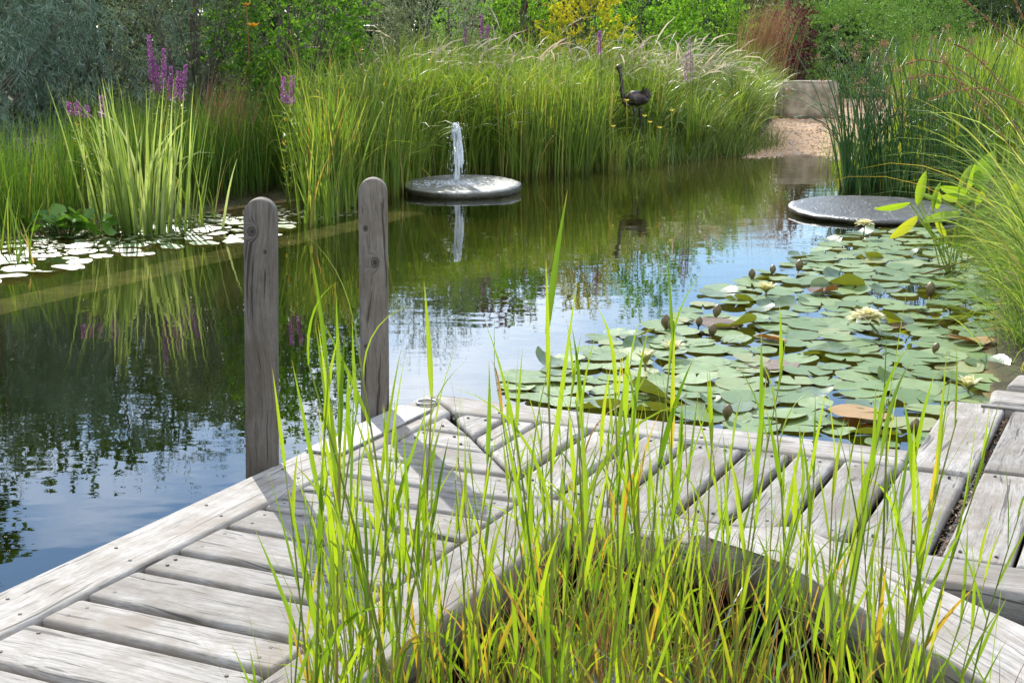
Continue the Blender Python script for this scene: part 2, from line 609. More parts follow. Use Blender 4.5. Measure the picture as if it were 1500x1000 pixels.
t.links.new(n2.outputs[0], b.inputs['Height'])
t.links.new(b.outputs[0], p.inputs['Normal'])
t.links.new(p.outputs[0], out.inputs['Surface'])
M['soil'] = m
tag(g.build('ground', M['soil']), 'dark soil and silty pond floor under the garden', kind='structure')

# --- water: a closed body, tinted by depth
m, t, out = new_mat('pond_water')
geo = N(t, 'ShaderNodeNewGeometry')


def wave_tex(scale, stretch, detail, rot):
    mp = N(t, 'ShaderNodeMapping')
    mp.inputs['Scale'].default_value = stretch
    mp.inputs['Rotation'].default_value = (0, 0, rot)
    t.links.new(geo.outputs['Position'], mp.inputs[0])
    nz = N(t, 'ShaderNodeTexNoise', ins={'Scale': scale, 'Detail': detail, 'Roughness': 0.5})
    t.links.new(mp.outputs[0], nz.inputs['Vector'])
    return nz.outputs[0]


h1 = wave_tex(3.2, (0.55, 1.0, 1), 2.0, 0.15)
h2 = wave_tex(9.0, (0.6, 1.0, 1), 2.0, -0.25)
# rings spreading from the fountain, and a breeze that roughens only some of the water
FOUNT = at(668, 268, 0.10)
dv = N(t, 'ShaderNodeVectorMath', operation='DISTANCE')
t.links.new(geo.outputs['Position'], dv.inputs[0])
dv.inputs[1].default_value = (FOUNT.x, FOUNT.y, 0)
ring = mth(t, 'SINE', mth(t, 'MULTIPLY', dv.outputs['Value'], 17.0))
fade = N(t, 'ShaderNodeMapRange', ins={'From Min': 0.7, 'From Max': 8.0, 'To Min': 1.0, 'To Max': 0.0})
t.links.new(dv.outputs['Value'], fade.inputs[0])
breeze = N(t, 'ShaderNodeTexNoise', ins={'Scale': 0.35, 'Detail': 2.0})
t.links.new(geo.outputs['Position'], breeze.inputs['Vector'])
br = ramp(t, [(0.38, 0.22), (0.62, 1.0)], breeze.outputs[0]).outputs[0]
h = mth(t, 'ADD', mth(t, 'MULTIPLY', h1, 0.9), mth(t, 'MULTIPLY', mth(t, 'MULTIPLY', h2, 0.30), br))
h = mth(t, 'ADD', h, mth(t, 'MULTIPLY', mth(t, 'MULTIPLY', ring, mth(t, 'POWER', fade.outputs[0], 2.2)), 0.16))
b = N(t, 'ShaderNodeBump', ins={'Strength': 1.0, 'Distance': 0.0019})
t.links.new(h, b.inputs['Height'])
fr = N(t, 'ShaderNodeFresnel', ins={'IOR': 1.8})
t.links.new(b.outputs[0], fr.inputs['Normal'])
gl = N(t, 'ShaderNodeBsdfAnisotropic', ins={'Roughness': 0.012})
gl.inputs['Color'].default_value = (1, 1, 1, 1)
t.links.new(b.outputs[0], gl.inputs['Normal'])
tr = N(t, 'ShaderNodeBsdfTransparent')
di = N(t, 'ShaderNodeBsdfDiffuse')
di.inputs[0].default_value = (0.05, 0.075, 0.012, 1)
mx0 = N(t, 'ShaderNodeMixShader')
mx0.inputs[0].default_value = 0.06
t.links.new(tr.outputs[0], mx0.inputs[1])
t.links.new(di.outputs[0], mx0.inputs[2])
mx = N(t, 'ShaderNodeMixShader')
t.links.new(fr.outputs[0], mx.inputs[0])
t.links.new(mx0.outputs[0], mx.inputs[1])
t.links.new(gl.outputs[0], mx.inputs[2])
t.links.new(mx.outputs[0], out.inputs['Surface'])
va = N(t, 'ShaderNodeVolumeAbsorption', ins={'Density': 1.1})
va.inputs['Color'].default_value = (0.55, 0.58, 0.10, 1)
t.links.new(va.outputs[0], out.inputs['Volume'])
M['water'] = m
x0, x1, y0, y1 = -40, 12, -2, 27
g = Geo()
vv = [(x, y, z) for z in (-4, 0) for (x, y) in ((x0, y0), (x1, y0), (x1, y1), (x0, y1))]
g.add(vv, [(0, 3, 2, 1), (4, 5, 6, 7), (0, 1, 5, 4), (1, 2, 6, 5), (2, 3, 7, 6), (3, 0, 4, 7)])
tag(g.build('water', M['water'], smooth=False), 'still dark pond water mirroring the trees and sky', kind='structure')

# --- the submerged top of the basin wall
g = Geo()
pl = np.array([(*q, 0) for q in LEDGE[:6]])
off = np.array([-0.15, 0.10, 0.0])
rows = []
for q in pl:
    d = nrm(np.array([[pl[-1][0] - pl[0][0], pl[-1][1] - pl[0][1], 0]]))[0]
    nn = np.array([-d[1], d[0], 0])
    rows.append([q - nn * 0.17 + (0, 0, -1.4), q - nn * 0.17 + (0, 0, -0.03), q - nn * 0.14 + (0, 0, -0.014), q + nn * 0.20 + (0, 0, -0.016), q + nn * 0.26 + (0, 0, -0.3)])
rows = np.array(rows)
g.add(rows.reshape(-1, 3), grid_faces(len(rows), 5, 1))
M['ledge'] = plain_mat('silted_ledge', (0.66, 0.48, 0.13), 0.9, noise=((0.24, 0.22, 0.05), 2.6))
tag(g.build('submerged_ledge', M['ledge'], smooth=False), 'silted top edge of the basin wall under water', kind='structure')

# --- gravel beach and path
PATH = np.array([at(1085, 232, 0)[:2], at(1232, 236, 0)[:2], at(1300, 215, 0.1)[:2], at(1330, 175, 0.2)[:2], at(1300, 152, 0.25)[:2], at(1225, 150, 0.25)[:2], at(1150, 163, 0.2)[:2], at(1120, 200, 0.1)[:2]])
gx = np.arange(PATH[:, 0].min(), PATH[:, 0].max(), 0.14)
gy = np.arange(PATH[:, 1].min(), PATH[:, 1].max(), 0.14)
XX, YY = np.meshgrid(gx, gy)
Q = np.stack([XX.ravel(), YY.ravel()], 1)
dp = sdist(Q, PATH)
zq = terrain_z(Q) + np.clip(dp * 0.4, -0.08, 0.035)
ii = np.arange(len(Q)).reshape(len(gy), len(gx))
F = np.stack([ii[:-1, :-1], ii[:-1, 1:], ii[1:, 1:], ii[1:, :-1]], -1).reshape(-1, 4)
F = F[(dp[F] > -0.12).all(1)]
g = Geo().add(np.column_stack([Q, zq]), F)
M['gravel'] = plain_mat('path_gravel', (0.52, 0.34, 0.20), 0.95, noise=((0.38, 0.25, 0.15), 9), bump=1.0, bscale=30)
tag(g.build('gravel_path', M['gravel']), 'reddish beige gravel beach sloping into the pond', kind='structure')
n = 4200
pp = np.column_stack([RNG.uniform(PATH[:, 0].min(), PATH[:, 0].max(), n * 3), RNG.uniform(PATH[:, 1].min(), PATH[:, 1].max(), n * 3)])
pp = pp[sdist(pp, PATH) > -0.1][:n]
n = len(pp)
zz_ = terrain_z(pp) + np.clip(sdist(pp, PATH) * 0.4, -0.08, 0.035)
oct_ = np.array([(1, 0, 0), (0, 1, 0), (-1, 0, 0), (0, -1, 0), (0, 0, 0.7), (0, 0, -0.7)], float)
of = np.array([(0, 1, 4), (1, 2, 4), (2, 3, 4), (3, 0, 4), (1, 0, 5), (2, 1, 5), (3, 2, 5), (0, 3, 5)])
sz = RNG.uniform(0.012, 0.04, n)
V = oct_[None] * sz[:, None, None] * RNG.uniform(0.6, 1.3, (n, 6, 3)) + np.column_stack([pp, zz_])[:, None]
rt = np.zeros((n, 6, 3))
rt[..., 0] = RNG.random(n)[:, None]
g = Geo().add(V.reshape(-1, 3), (of[None] + (np.arange(n) * 6)[:, None, None]).reshape(-1, 3), rt.reshape(-1, 3))
M['pebble'] = leaf_mat('pebbles', [(0, (0.30, 0.19, 0.11)), (0.5, (0.50, 0.33, 0.20)), (0.8, (0.55, 0.44, 0.34)), (1, (0.3, 0.27, 0.25))], trans=0.0, rough=0.8)
tag(g.build('pebbles', M['pebble'], smooth=False), 'loose pebbles scattered over the gravel beach', kind='stuff')

# --- lawn beyond the path
LAWN = np.array([at(1226, 149, 0.25)[:2], at(1330, 152, 0.25)[:2], (14, 30), (22, 62), (6, 62), at(1215, 120, 0.3)[:2]])
gx = np.arange(LAWN[:, 0].min(), LAWN[:, 0].max(), 0.5)
gy = np.arange(LAWN[:, 1].min(), LAWN[:, 1].max(), 0.5)
XX, YY = np.meshgrid(gx, gy)
Q = np.stack([XX.ravel(), YY.ravel()], 1)
dp = sdist(Q, LAWN)
ii = np.arange(len(Q)).reshape(len(gy), len(gx))
F = np.stack([ii[:-1, :-1], ii[:-1, 1:], ii[1:, 1:], ii[1:, :-1]], -1).reshape(-1, 4)
F = F[(dp[F] > -0.4).all(1)]
g = Geo().add(np.column_stack([Q, terrain_z(Q) + 0.03]), F)
M['lawn'] = plain_mat('lawn_ground', (0.07, 0.13, 0.02), 0.9, noise=((0.11, 0.19, 0.03), 2.5), bump=0.6)
tag(g.build('lawn', M['lawn']), 'sunlit mown lawn beyond the gravel path', kind='structure')
n = 9000
pp = np.column_stack([RNG.uniform(LAWN[:, 0].min(), LAWN[:, 0].max(), n * 2), RNG.uniform(LAWN[:, 1].min(), LAWN[:, 1].max() - 12, n * 2)])
pp = pp[sdist(pp, LAWN) > 0][:n]
g = Geo().add(*blades(np.column_stack([pp, terrain_z(pp) + 0.02]), RNG.uniform(0, 6.28, len(pp)), RNG.uniform(0.06, 0.13, len(pp)), 0.3, 0.6, 0.012, segs=2))
M['lawn_grass'] = leaf_mat('lawn_grass', [(0, (0.06, 0.13, 0.015)), (1, (0.13, 0.22, 0.03))])
tag(g.build('lawn_grass', M['lawn_grass']), 'short mown grass blades on the lawn', kind='stuff')

# ------------------------------------------------------------------ deck
deck = empty('wooden_deck', W(-1.2, 0.65, 0.0), 'silver grey weathered timber deck turning a corner over the pond', 'deck')


def plank(name, uv, z=DECK_Z, th=0.05, along=None, mat='deck', bev=0.017, tilt=0.004, parent=deck, seg=3):
    """One board: a convex polygon uv in deck coordinates, extruded and rounded; grain along `along` ('u' or 'v' or angle)."""
    c = np.mean(np.array(uv, float), 0)
    a = {'u': 0.0, 'v': -math.pi / 2}.get(along, along)           # angle from E1 towards E2 is negative about z
    ax = E1 * math.cos(a) - E2 * math.sin(a)                       # rotate E1 by a about +z (E2 is E1 turned clockwise)
    ay = Vector((-ax.y, ax.x, 0))
    cw = W(c[0], c[1], z)
    bm = bmesh.new()
    top, bot = [], []
    pts = [W(u, v, z) - cw for u, v in uv]
    pts = [Vector((q.dot(ax), q.dot(ay), 0)) for q in pts]
    area = sum(pts[i].x * pts[(i + 1) % len(pts)].y - pts[(i + 1) % len(pts)].x * pts[i].y for i in range(len(pts)))
    if area < 0:
        pts.reverse()
    for q in pts:
        top.append(bm.verts.new((q.x, q.y, 0)))
        bot.append(bm.verts.new((q.x, q.y, -th)))
    ft = bm.faces.new(top)
    bm.faces.new(bot[::-1])
    k = len(pts)
    for i in range(k):
        bm.faces.new((top[i], bot[i], bot[(i + 1) % k], top[(i + 1) % k]))
    ed = list(ft.edges) + [e for e in bm.edges if abs(e.verts[0].co.z - e.verts[1].co.z) > th * 0.9]
    bmesh.ops.bevel(bm, geom=ed, offset=bev, segments=seg, affect='EDGES', profile=0.5, clamp_overlap=True)
    me = bpy.data.meshes.new(name)
    bm.to_mesh(me)
    bm.free()
    for pgn in me.polygons:
        pgn.use_smooth = abs(pgn.normal.z) < 0.98
    o = bpy.data.objects.new(name, me)
    me.materials.append(M[mat])
    COL.objects.link(o)
    o.parent = parent
    o.location = cw - parent.location + Vector((0, 0, random.uniform(-tilt, tilt)))
    o.rotation_euler = (random.uniform(-tilt, tilt), random.uniform(-tilt, tilt) * 0.4, math.atan2(ax.y, ax.x))
    return o


SCREWS = []
VB, UB, VI, UI = 0.245, -0.245, 1.045, -1.160          # inside edges of the border boards, inner beams
# border boards, mitred at the outer corner
plank('border_board', [(-4.9, 0.0), (-0.006, 0.0), (-0.25, VB), (-4.9, VB)], along='u', th=0.07, bev=0.02)
plank('border_board', [(0.0, 0.006), (0.0, 2.185), (UB, 2.185), (UB, 0.262)], along='v', th=0.07, bev=0.02)
for u in np.arange(-4.6, -0.3, 0.47):
    SCREWS += [(u + 0.02, 0.07), (u - 0.05, 0.185)]
for v in np.arange(0.42, 2.1, 0.46):
    SCREWS += [(-0.06, v), (-0.19, v + 0.03)]
# planks of the first arm; those past the inner corner end on the mitre
edges1 = [-4.72, -4.47, -4.26, -4.02, -3.80, -3.55, -3.31, -3.04, -2.775, -2.583, -2.335, -2.158, -1.90, -1.685, -1.46, -1.235, -0.992, -0.742, -0.53, -0.29]
gap = 0.027


def mitre_v(u):                                         # the diagonal from the outer to the inner corner
    return 0.262 + (u + 0.285) / (UI + 0.285) * (VI - 0.262)


for a_, b_ in zip(edges1[:-1], edges1[1:]):
    a2, b2 = a_ + gap / 2, b_ - gap / 2
    v0 = VB + 0.004
    va_ = VI - 0.008 if a2 < UI else mitre_v(a2) - 0.008
    vb_ = VI - 0.008 if b2 < UI else mitre_v(b2) - 0.008
    if a2 < UI < b2:
        poly = [(a2, v0), (b2, v0), (b2, vb_), (UI, VI - 0.008), (a2, VI - 0.008)]
    elif vb_ - v0 < 0.03:
        poly = [(a2, v0), (b2 - 0.01, v0), (a2, va_)]
    else:
        poly = [(a2, v0), (b2, v0), (b2, vb_), (a2, va_)]
    o = plank('plank', poly, along='v', z=DECK_Z - 0.006)
    for uu in (a2 + 0.05, b2 - 0.05):
        SCREWS.append((uu, v0 + 0.06 + random.uniform(-.012, .012)))
        ve = (VI if uu < UI else mitre_v(uu)) - 0.09
        if ve > v0 + 0.15:
            SCREWS.append((uu, ve + random.uniform(-.012, .012)))
# planks of the second arm
edges2 = [0.29, 0.51, 0.665, 0.905, 1.125, 1.335, 1.575, 1.765, 1.955, 2.175, 2.44]


def mitre_u(v):
    return -0.285 + (v - 0.262) / (VI - 0.262) * (UI + 0.285)


for a_, b_ in zip(edges2[:-1], edges2[1:]):
    a2, b2 = a_ + gap / 2, b_ - gap / 2
    u0 = UB - 0.004
    ua_ = UI + 0.008 if a2 > VI else mitre_u(a2) + 0.014
    ub_ = UI + 0.008 if b2 > VI else mitre_u(b2) + 0.014
    if a2 < VI < b2:
        poly = [(u0, a2), (u0, b2), (UI + 0.008, b2), (UI + 0.008, VI), (ua_, a2)]
    elif u0 - ua_ < 0.03:
        poly = [(u0, a2 + 0.02), (u0, b2), (ub_, b2)]
    else:
        poly = [(u0, a2), (u0, b2), (ub_, b2), (ua_, a2)]
    plank('plank', poly, along='u', z=DECK_Z - 0.006)
    for vv_ in (a2 + 0.055, b2 - 0.055):
        SCREWS.append((u0 - 0.06, vv_))
        ue = (UI if vv_ > VI else mitre_u(vv_)) + 0.09
        if ue < u0 - 0.15:
            SCREWS.append((ue, vv_))
# landing boards on the right
for v0, v1, ua_, ub_ in ((2.20, 2.44, 0.86, -0.235), (2.475, 2.685, 0.80, -0.165), (2.70, 2.93, 0.80, -0.165), (2.945, 3.17, 0.80, -0.16),
                         (2.475, 2.685, -0.178, -1.155), (2.70, 2.93, -0.178, -1.155), (2.945, 3.17, -0.178, -1.155)):
    plank('plank', [(ua_, v0), (ua_, v1), (ub_, v1), (ub_, v0)], along='u', bev=0.012)
    for uu in (ua_ - 0.05, ub_ + 0.05):
        SCREWS += [(uu, v0 + 0.05), (uu, v1 - 0.05)]
# inner beams and the diagonal timber across the inner corner on the right
plank('inner_beam', [(-4.9, VI + 0.012), (UI - 0.012, VI + 0.012), (-1.40, 1.30), (-4.9, 1.30)], along='u', th=0.14, mat='beam', bev=0.02, z=DECK_Z + 0.004)
plank('inner_beam', [(UI - 0.006, VI + 0.02), (UI - 0.006, 3.3), (-1.395, 3.3), (-1.395, 1.30)], along='v', th=0.14, mat='beam', bev=0.02, z=DECK_Z + 0.002)
d45 = 0.72
plank('diagonal_timber', [(-1.17, 2.02), (-1.17 - 1.5 * 0.69, 2.02 + 1.5 * 0.72 + 0.38), (-1.44 - 1.5 * 0.69, 2.04 + 1.5 * 0.72), (-1.63, 2.185), (-1.545, 2.085), (-1.475, 1.985), (-1.425, 1.86), (-1.40, 1.72), (-1.30, 1.80)],
      along=-math.radians(133.8), th=0.17, mat='beam', bev=0.014, z=DECK_Z + 0.03)
for k in range(7):
    SCREWS.append((-1.52 - 0.06 * k + random.uniform(-.06, .06), 2.45 + 0.055 * k + random.uniform(-.06, .06), DECK_Z + 0.03))
# joists in the dark below
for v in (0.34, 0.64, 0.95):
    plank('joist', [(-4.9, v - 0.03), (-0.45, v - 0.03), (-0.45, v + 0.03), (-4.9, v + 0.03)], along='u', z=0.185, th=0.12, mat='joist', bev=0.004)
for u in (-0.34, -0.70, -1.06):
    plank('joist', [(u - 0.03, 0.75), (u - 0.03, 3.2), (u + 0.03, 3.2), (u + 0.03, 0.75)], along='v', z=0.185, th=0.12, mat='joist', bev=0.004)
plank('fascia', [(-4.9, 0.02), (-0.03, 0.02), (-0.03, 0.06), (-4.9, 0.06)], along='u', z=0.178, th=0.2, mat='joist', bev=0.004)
# countersunk screws: too small to pick apart singly
g = Geo()
for s in SCREWS:
    z = s[2] if len(s) > 2 else DECK_Z - (0.0 if (s[0] > UB and s[1] < 2.19) or s[1] < VB or s[1] > 2.19 else 0.0045)
    c = W(s[0], s[1], z + 0.0005)
    r = 0.006 if len(s) == 2 else 0.010
    an = np.linspace(0, 2 * math.pi, 8, endpoint=False)
    ring = np.column_stack([c.x + r * np.cos(an), c.y + r * np.sin(an), np.full(8, c.z - 0.008)])
    r2 = ring.copy()
    r2[:, 2] = c.z + 0.0006
    g.add(np.concatenate([ring, r2]), [np.array([(j, (j + 1) % 8, 8 + (j + 1) % 8, 8 + j) for j in range(8)]), np.array([[8 + j for j in range(8)]])])
tag(g.build('screw', M['screw'], deck, smooth=False), kind='stuff')
# bark chips caught in the wide gap
n = 420
g = Geo()
uu = RNG.uniform(-1.1, 0.8, n)
vv_ = 2.458 + RNG.normal(0, 0.012, n)
cp = np.array([W(a, b2, 0.208 + RNG.uniform(0, 0.012)) for a, b2 in zip(uu, vv_)])
g.add(*leaves(cp, rdir(n) * (1, 1, 0.3), rdir(n, 2), RNG.uniform(0.012, 0.03, n), RNG.uniform(0.006, 0.014, n)))
M['chips'] = leaf_mat('bark_chips', [(0, (0.10, 0.06, 0.035)), (0.6, (0.28, 0.19, 0.12)), (1, (0.42, 0.34, 0.25))], trans=0.0, rough=0.8)
tag(g.build('bark_chips', M['chips'], deck, smooth=False), kind='stuff')
plank('support_strip', [(0.8, 2.445), (0.8, 2.472), (-1.15, 2.472), (-1.15, 2.445)], along='u', z=0.206, th=0.06, mat='joist', bev=0.002)
# metal strip and rough old sleeper behind the landing boards
st = plank('end_batten', [(0.79, 2.34), (0.79, 3.4), (0.835, 3.4), (0.835, 2.34)], along='v', z=DECK_Z + 0.016, th=0.012, mat='beam', bev=0.003)
sl = empty('timber_sleeper', W(1.05, 2.9, 0), 'rough old timber sleeper lying behind the landing boards at right', 'sleeper')
plank('log', [(0.90, 2.36), (0.90, 3.6), (1.16, 3.6), (1.16, 2.34)], along='v', z=DECK_Z + 0.01, th=0.24, mat='beam', bev=0.03, parent=sl)
plank('log', [(1.18, 2.40), (1.18, 3.6), (1.42, 3.6), (1.42, 2.42)], along='v', z=DECK_Z + 0.03, th=0.24, mat='beam', bev=0.03, parent=sl)

# dotted step plate lying on the border board between the posts
spl = empty('step_plate', W(-0.72, 0.1, DECK_Z), 'pale anti slip plate with rows of dots on the deck edge between the posts', 'plate')
plank('panel', [(-1.06, 0.018), (-0.30, 0.018), (-0.30, 0.175), (-1.06, 0.175)], along='u', z=DECK_Z + 0.012, th=0.0105, mat='plate', bev=0.002, tilt=0, parent=spl, seg=1)
g = Geo()
for i in range(26):
    for j in range(7):
        c = W(-1.04 + i * 0.0285, 0.034 + j * 0.02, DECK_Z + 0.0122)
        an = np.linspace(0, 2 * math.pi, 6, endpoint=False)
        g.add(np.concatenate([np.column_stack([c.x + 0.006 * np.cos(an), c.y + 0.006 * np.sin(an), np.full(6, c.z - .001)]), np.column_stack([c.x + 0.004 * np.cos(an), c.y + 0.004 * np.sin(an), np.full(6, c.z + .0012)])]),
              [np.array([(k, (k + 1) % 6, 6 + (k + 1) % 6, 6 + k) for k in range(6)]), np.array([[6 + k for k in range(6)]])])
tag(g.build('dot', M['stud'], spl, smooth=False), kind='stuff')
g = Geo()
an = np.linspace(0, 2 * math.pi, 20, endpoint=False)
cc = W(-0.19, 0.09, DECK_Z + 0.006)
g.add(*tubes(np.array([[(cc.x + 0.045 * math.cos(a), cc.y + 0.045 * math.sin(a), cc.z) for a in np.linspace(0, 2 * math.pi, 21)]]), 0.006, 6))
tag(g.build('lifting_ring', M['metal'], loc=cc), 'small metal ring lying on the deck corner', 'ring')

# --- the two round-topped posts
for (u, knots, lab) in ((-1.262, 'post1', 'nearer round topped timber post standing left of the other at the deck edge'), (-0.405, 'post2', 'farther round topped timber post with two dark knots at the deck edge')):
    hw, tk, H, zb = 0.060, 0.042, 1.27, -1.0
    prof = [(-hw, zb)] + [(-hw, H - hw)] + [(-hw * math.cos(a), H - hw + hw * math.sin(a)) for a in np.linspace(0, math.pi, 13)[1:-1]] + [(hw, H - hw), (hw, zb)]
    bm = bmesh.new()
    fr_ = [bm.verts.new((z, x, tk)) for x, z in prof]
    bk_ = [bm.verts.new((z, x, -tk)) for x, z in prof]
    ff = bm.faces.new(fr_)
    fb = bm.faces.new(bk_[::-1])
    k = len(prof)
    for i in range(k):
        bm.faces.new((fr_[(i + 1) % k], fr_[i], bk_[i], bk_[(i + 1) % k]))
    bmesh.ops.recalc_face_normals(bm, faces=bm.faces)
    bmesh.ops.bevel(bm, geom=list(ff.edges) + list(fb.edges), offset=0.007, segments=2, affect='EDGES', profile=0.5)
    me = bpy.data.meshes.new('wooden_post')
    bm.to_mesh(me)
    bm.free()
    for pgn in me.polygons:
        pgn.use_smooth = True
    me.materials.append(M[knots])
    o = bpy.data.objects.new('wooden_post', me)
    COL.objects.link(o)
    c = W(u, -0.052, 0)
    o.location = c
    # local x up, local y across the face, local z towards the deck and the viewer
    zax = Vector((-c.x * 0.35, -c.y, 0)).normalized()
    yax = zax.cross(Vector((0, 0, 1)))
    xax = (Vector((0, 0, 1)) - yax * (0.030 if knots == 'post1' else 0.010)).normalized()
    yax = zax.cross(xax)
    o.rotation_euler = Matrix((xax, yax, zax)).transposed().to_euler()
    tag(o, lab, 'post', 'posts at the deck edge')

# ------------------------------------------------------------------ stones, fountain, sculpture


def disc(c, R, th, tilt, name, label, squash=1.0, mat='wet_stone'):
    """A round slab with a worn rim standing on a short plinth."""
    root = empty(name, (c.x, c.y, 0), label, 'stone disc', 'round stone slabs in the pond')
    prof = [(0.0, 0.006), (0.25, 0.004), (0.55, 0.001), (0.80, 0.0), (0.93, 0.002), (0.985, -0.006), (1.0, -0.025), (0.995, -th * 0.6), (0.97, -th), (0.70, -th - 0.01), (0.60, -0.45)]
    k = 72
    an = np.linspace(0, 2 * np.pi, k, endpoint=False)
    V = []
    for r, z in prof:
        rr = R * r * (1 + (0.010 * np.sin(an * 7 + 1) + 0.008 * np.sin(an * 17) + 0.006 * np.sin(an * 31 + 2)) * (r > 0.9))
        x, y = rr * np.cos(an), rr * np.sin(an) * squash
        zt = np.full(k, z) + (y * tilt if z > -0.3 else 0) + RNG.normal(0, 0.0015, k)
        V.append(np.column_stack([x + c.x, y + c.y, zt + c.z]))
    V = np.concatenate(V)
    F = []
    for l in range(len(prof) - 1):
        for j in range(k):
            F.append((l * k + j, (l + 1) * k + j, (l + 1) * k + (j + 1) % k, l * k + (j + 1) % k))
    Geo().add(V, np.array(F)).build('slab', M[mat], root)
    return root


for sname, sk, srough in (('wet_stone', 1.0, 0.42), ('dark_wet_stone', 0.22, 0.36)):
    m, t, out = new_mat(sname)
    tcn = N(t, 'ShaderNodeTexCoord')
    nz = N(t, 'ShaderNodeTexNoise', ins={'Scale': 4.0, 'Detail': 7.0, 'Roughness': 0.65})
    nz2 = N(t, 'ShaderNodeTexNoise', ins={'Scale': 26.0, 'Detail': 5.0, 'Roughness': 0.6})
    for q in (nz, nz2):
        t.links.new(tcn.outputs['Object'], q.inputs['Vector'])
    c = ramp(t, [(0.35, (0.10 * sk, 0.10 * sk, 0.07 * sk)), (0.55, (0.22 * sk, 0.21 * sk, 0.18 * sk)), (0.7, (0.36 * sk, 0.35 * sk, 0.31 * sk))], nz.outputs[0]).outputs[0]
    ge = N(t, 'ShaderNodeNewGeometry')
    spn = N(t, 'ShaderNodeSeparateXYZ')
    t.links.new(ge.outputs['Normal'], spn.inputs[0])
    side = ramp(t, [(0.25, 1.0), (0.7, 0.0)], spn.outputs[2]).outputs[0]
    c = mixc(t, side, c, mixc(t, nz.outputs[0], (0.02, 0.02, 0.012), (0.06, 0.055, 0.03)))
    p = N(t, 'ShaderNodeBsdfPrincipled', ins={'Specular IOR Level': 0.6, 'Roughness': srough, 'Coat Weight': 0.45, 'Coat Roughness': 0.16})
    t.links.new(c, p.inputs['Base Color'])
    b = N(t, 'ShaderNodeBump', ins={'Strength': 0.9, 'Distance': 0.02})
    t.links.new(nz2.outputs[0], b.inputs['Height'])
    t.links.new(b.outputs[0], p.inputs['Normal'])
    t.links.new(b.outputs[0], p.inputs['Coat Normal'])
    t.links.new(p.outputs[0], out.inputs['Surface'])
    M[sname] = m

d1c = at(677, 268, 0.11)
disc(d1c, 0.72, 0.10, 0.035, 'fountain_slab', 'round wet stone slab with the water jet rising from its centre', 1.15)
d2c = at(1280, 303, 0.075)
disc(d2c, 0.90, 0.06, 0.02, 'stone_slab', 'larger dark wet stone slab beside the lily pads and rushes', 1.12, 'dark_wet_stone')

# water jet: twisted strands that rise, fold over at the top and fall back
m, t, out = new_mat('jet_water')
p = N(t, 'ShaderNodeBsdfPrincipled', ins={'Roughness': 0.15, 'Specular IOR Level': 0.6})
p.inputs['Base Color'].default_value = (0.86, 0.89, 0.92, 1)
tl = N(t, 'ShaderNodeBsdfTranslucent')
tl.inputs[0].default_value = (0.9, 0.93, 0.95, 1)
a1 = N(t, 'ShaderNodeMixShader')
a1.inputs[0].default_value = 0.6
t.links.new(p.outputs[0], a1.inputs[1])
t.links.new(tl.outputs[0], a1.inputs[2])
tp = N(t, 'ShaderNodeBsdfTransparent')
a2 = N(t, 'ShaderNodeMixShader')
a2.inputs[0].default_value = 0.92
t.links.new(tp.outputs[0], a2.inputs[1])
t.links.new(a1.outputs[0], a2.inputs[2])
t.links.new(a2.outputs[0], out.inputs['Surface'])
M['jet'] = m
fc = at(667, 267, 0.12)
jet = empty('water_jet', fc, 'white splashing water jet rising from the round stone slab', 'fountain')
HJ = 0.72
g = Geo()
S, R = [], []
for i in range(6):
    k = 18
    tt = np.linspace(0, 1, k)
    a0 = RNG.uniform(0, 6.28)
    rad = 0.014 + 0.030 * tt ** 3 + RNG.uniform(-.004, .008)
    top = RNG.uniform(0.82, 1.0)
    x = rad * np.cos(a0 + tt * 4) + 0.025 * tt ** 2
    y = rad * np.sin(a0 + tt * 4)
    z = HJ * top * (1 - (1 - tt) ** 1.5)
    S.append(np.column_stack([fc.x + x, fc.y + y, fc.z + z]))
    R.append((0.006 + 0.017 * tt ** 3 + RNG.uniform(0, .006, k)) * (1 - 0.5 * (tt > 0.97)))
for i in range(11):
    k = 18
    tt = np.linspace(0, 1, k)
    a0 = RNG.uniform(-0.9, 0.9)
    out_ = RNG.uniform(0.01, 0.075)
    top = RNG.uniform(0.70, 0.98)
    x = 0.03 + out_ * np.cos(a0) * np.sqrt(tt)
    y = out_ * np.sin(a0) * np.sqrt(tt)
    z = HJ * top * (1 - tt ** 1.8 * RNG.uniform(0.5, 1.0))
    S.append(np.column_stack([fc.x + x, fc.y + y, fc.z + z]))
    R.append(0.004 + 0.010 * RNG.random(k) * (1 - tt * 0.6))
g.add(*tubes(np.array(S), np.array(R), 6))
g.build('column', M['jet'], jet)
g = Geo()
n = 380
tt = RNG.random(n)
ang_ = RNG.uniform(0, 6.28, n)
rr_ = 0.02 + RNG.random(n) ** 2 * 0.12
dpn = np.column_stack([fc.x + 0.02 + rr_ * np.cos(ang_), fc.y + rr_ * np.sin(ang_), fc.z + HJ * (0.02 + 0.98 * tt)])
sz = RNG.uniform(0.002, 0.006, n)
V = oct_[None] * sz[:, None, None] * np.array([1, 1, 1.7]) + dpn[:, None]
g.add(V.reshape(-1, 3), (of[None] + (np.arange(n) * 6)[:, None, None]).reshape(-1, 3))
tag(g.build('droplet', M['jet'], jet), kind='stuff')
g = Geo()
n = 420
ang_ = RNG.uniform(0, 6.28, n)
rr_ = 0.02 + np.abs(RNG.normal(0, 0.17, n))
dpn = np.column_stack([fc.x + rr_ * np.cos(ang_) * 1.25, fc.y + rr_ * np.sin(ang_) * 0.9, np.full(n, fc.z - 0.006) + rr_ * np.sin(ang_) * 0.035])
sz = RNG.uniform(0.006, 0.02, n)
V = oct_[None] * sz[:, None, None] * np.array([1.5, 1.5, 0.6]) + dpn[:, None]
g.add(V.reshape(-1, 3), (of[None] + (np.arange(n) * 6)[:, None, None]).reshape(-1, 3))
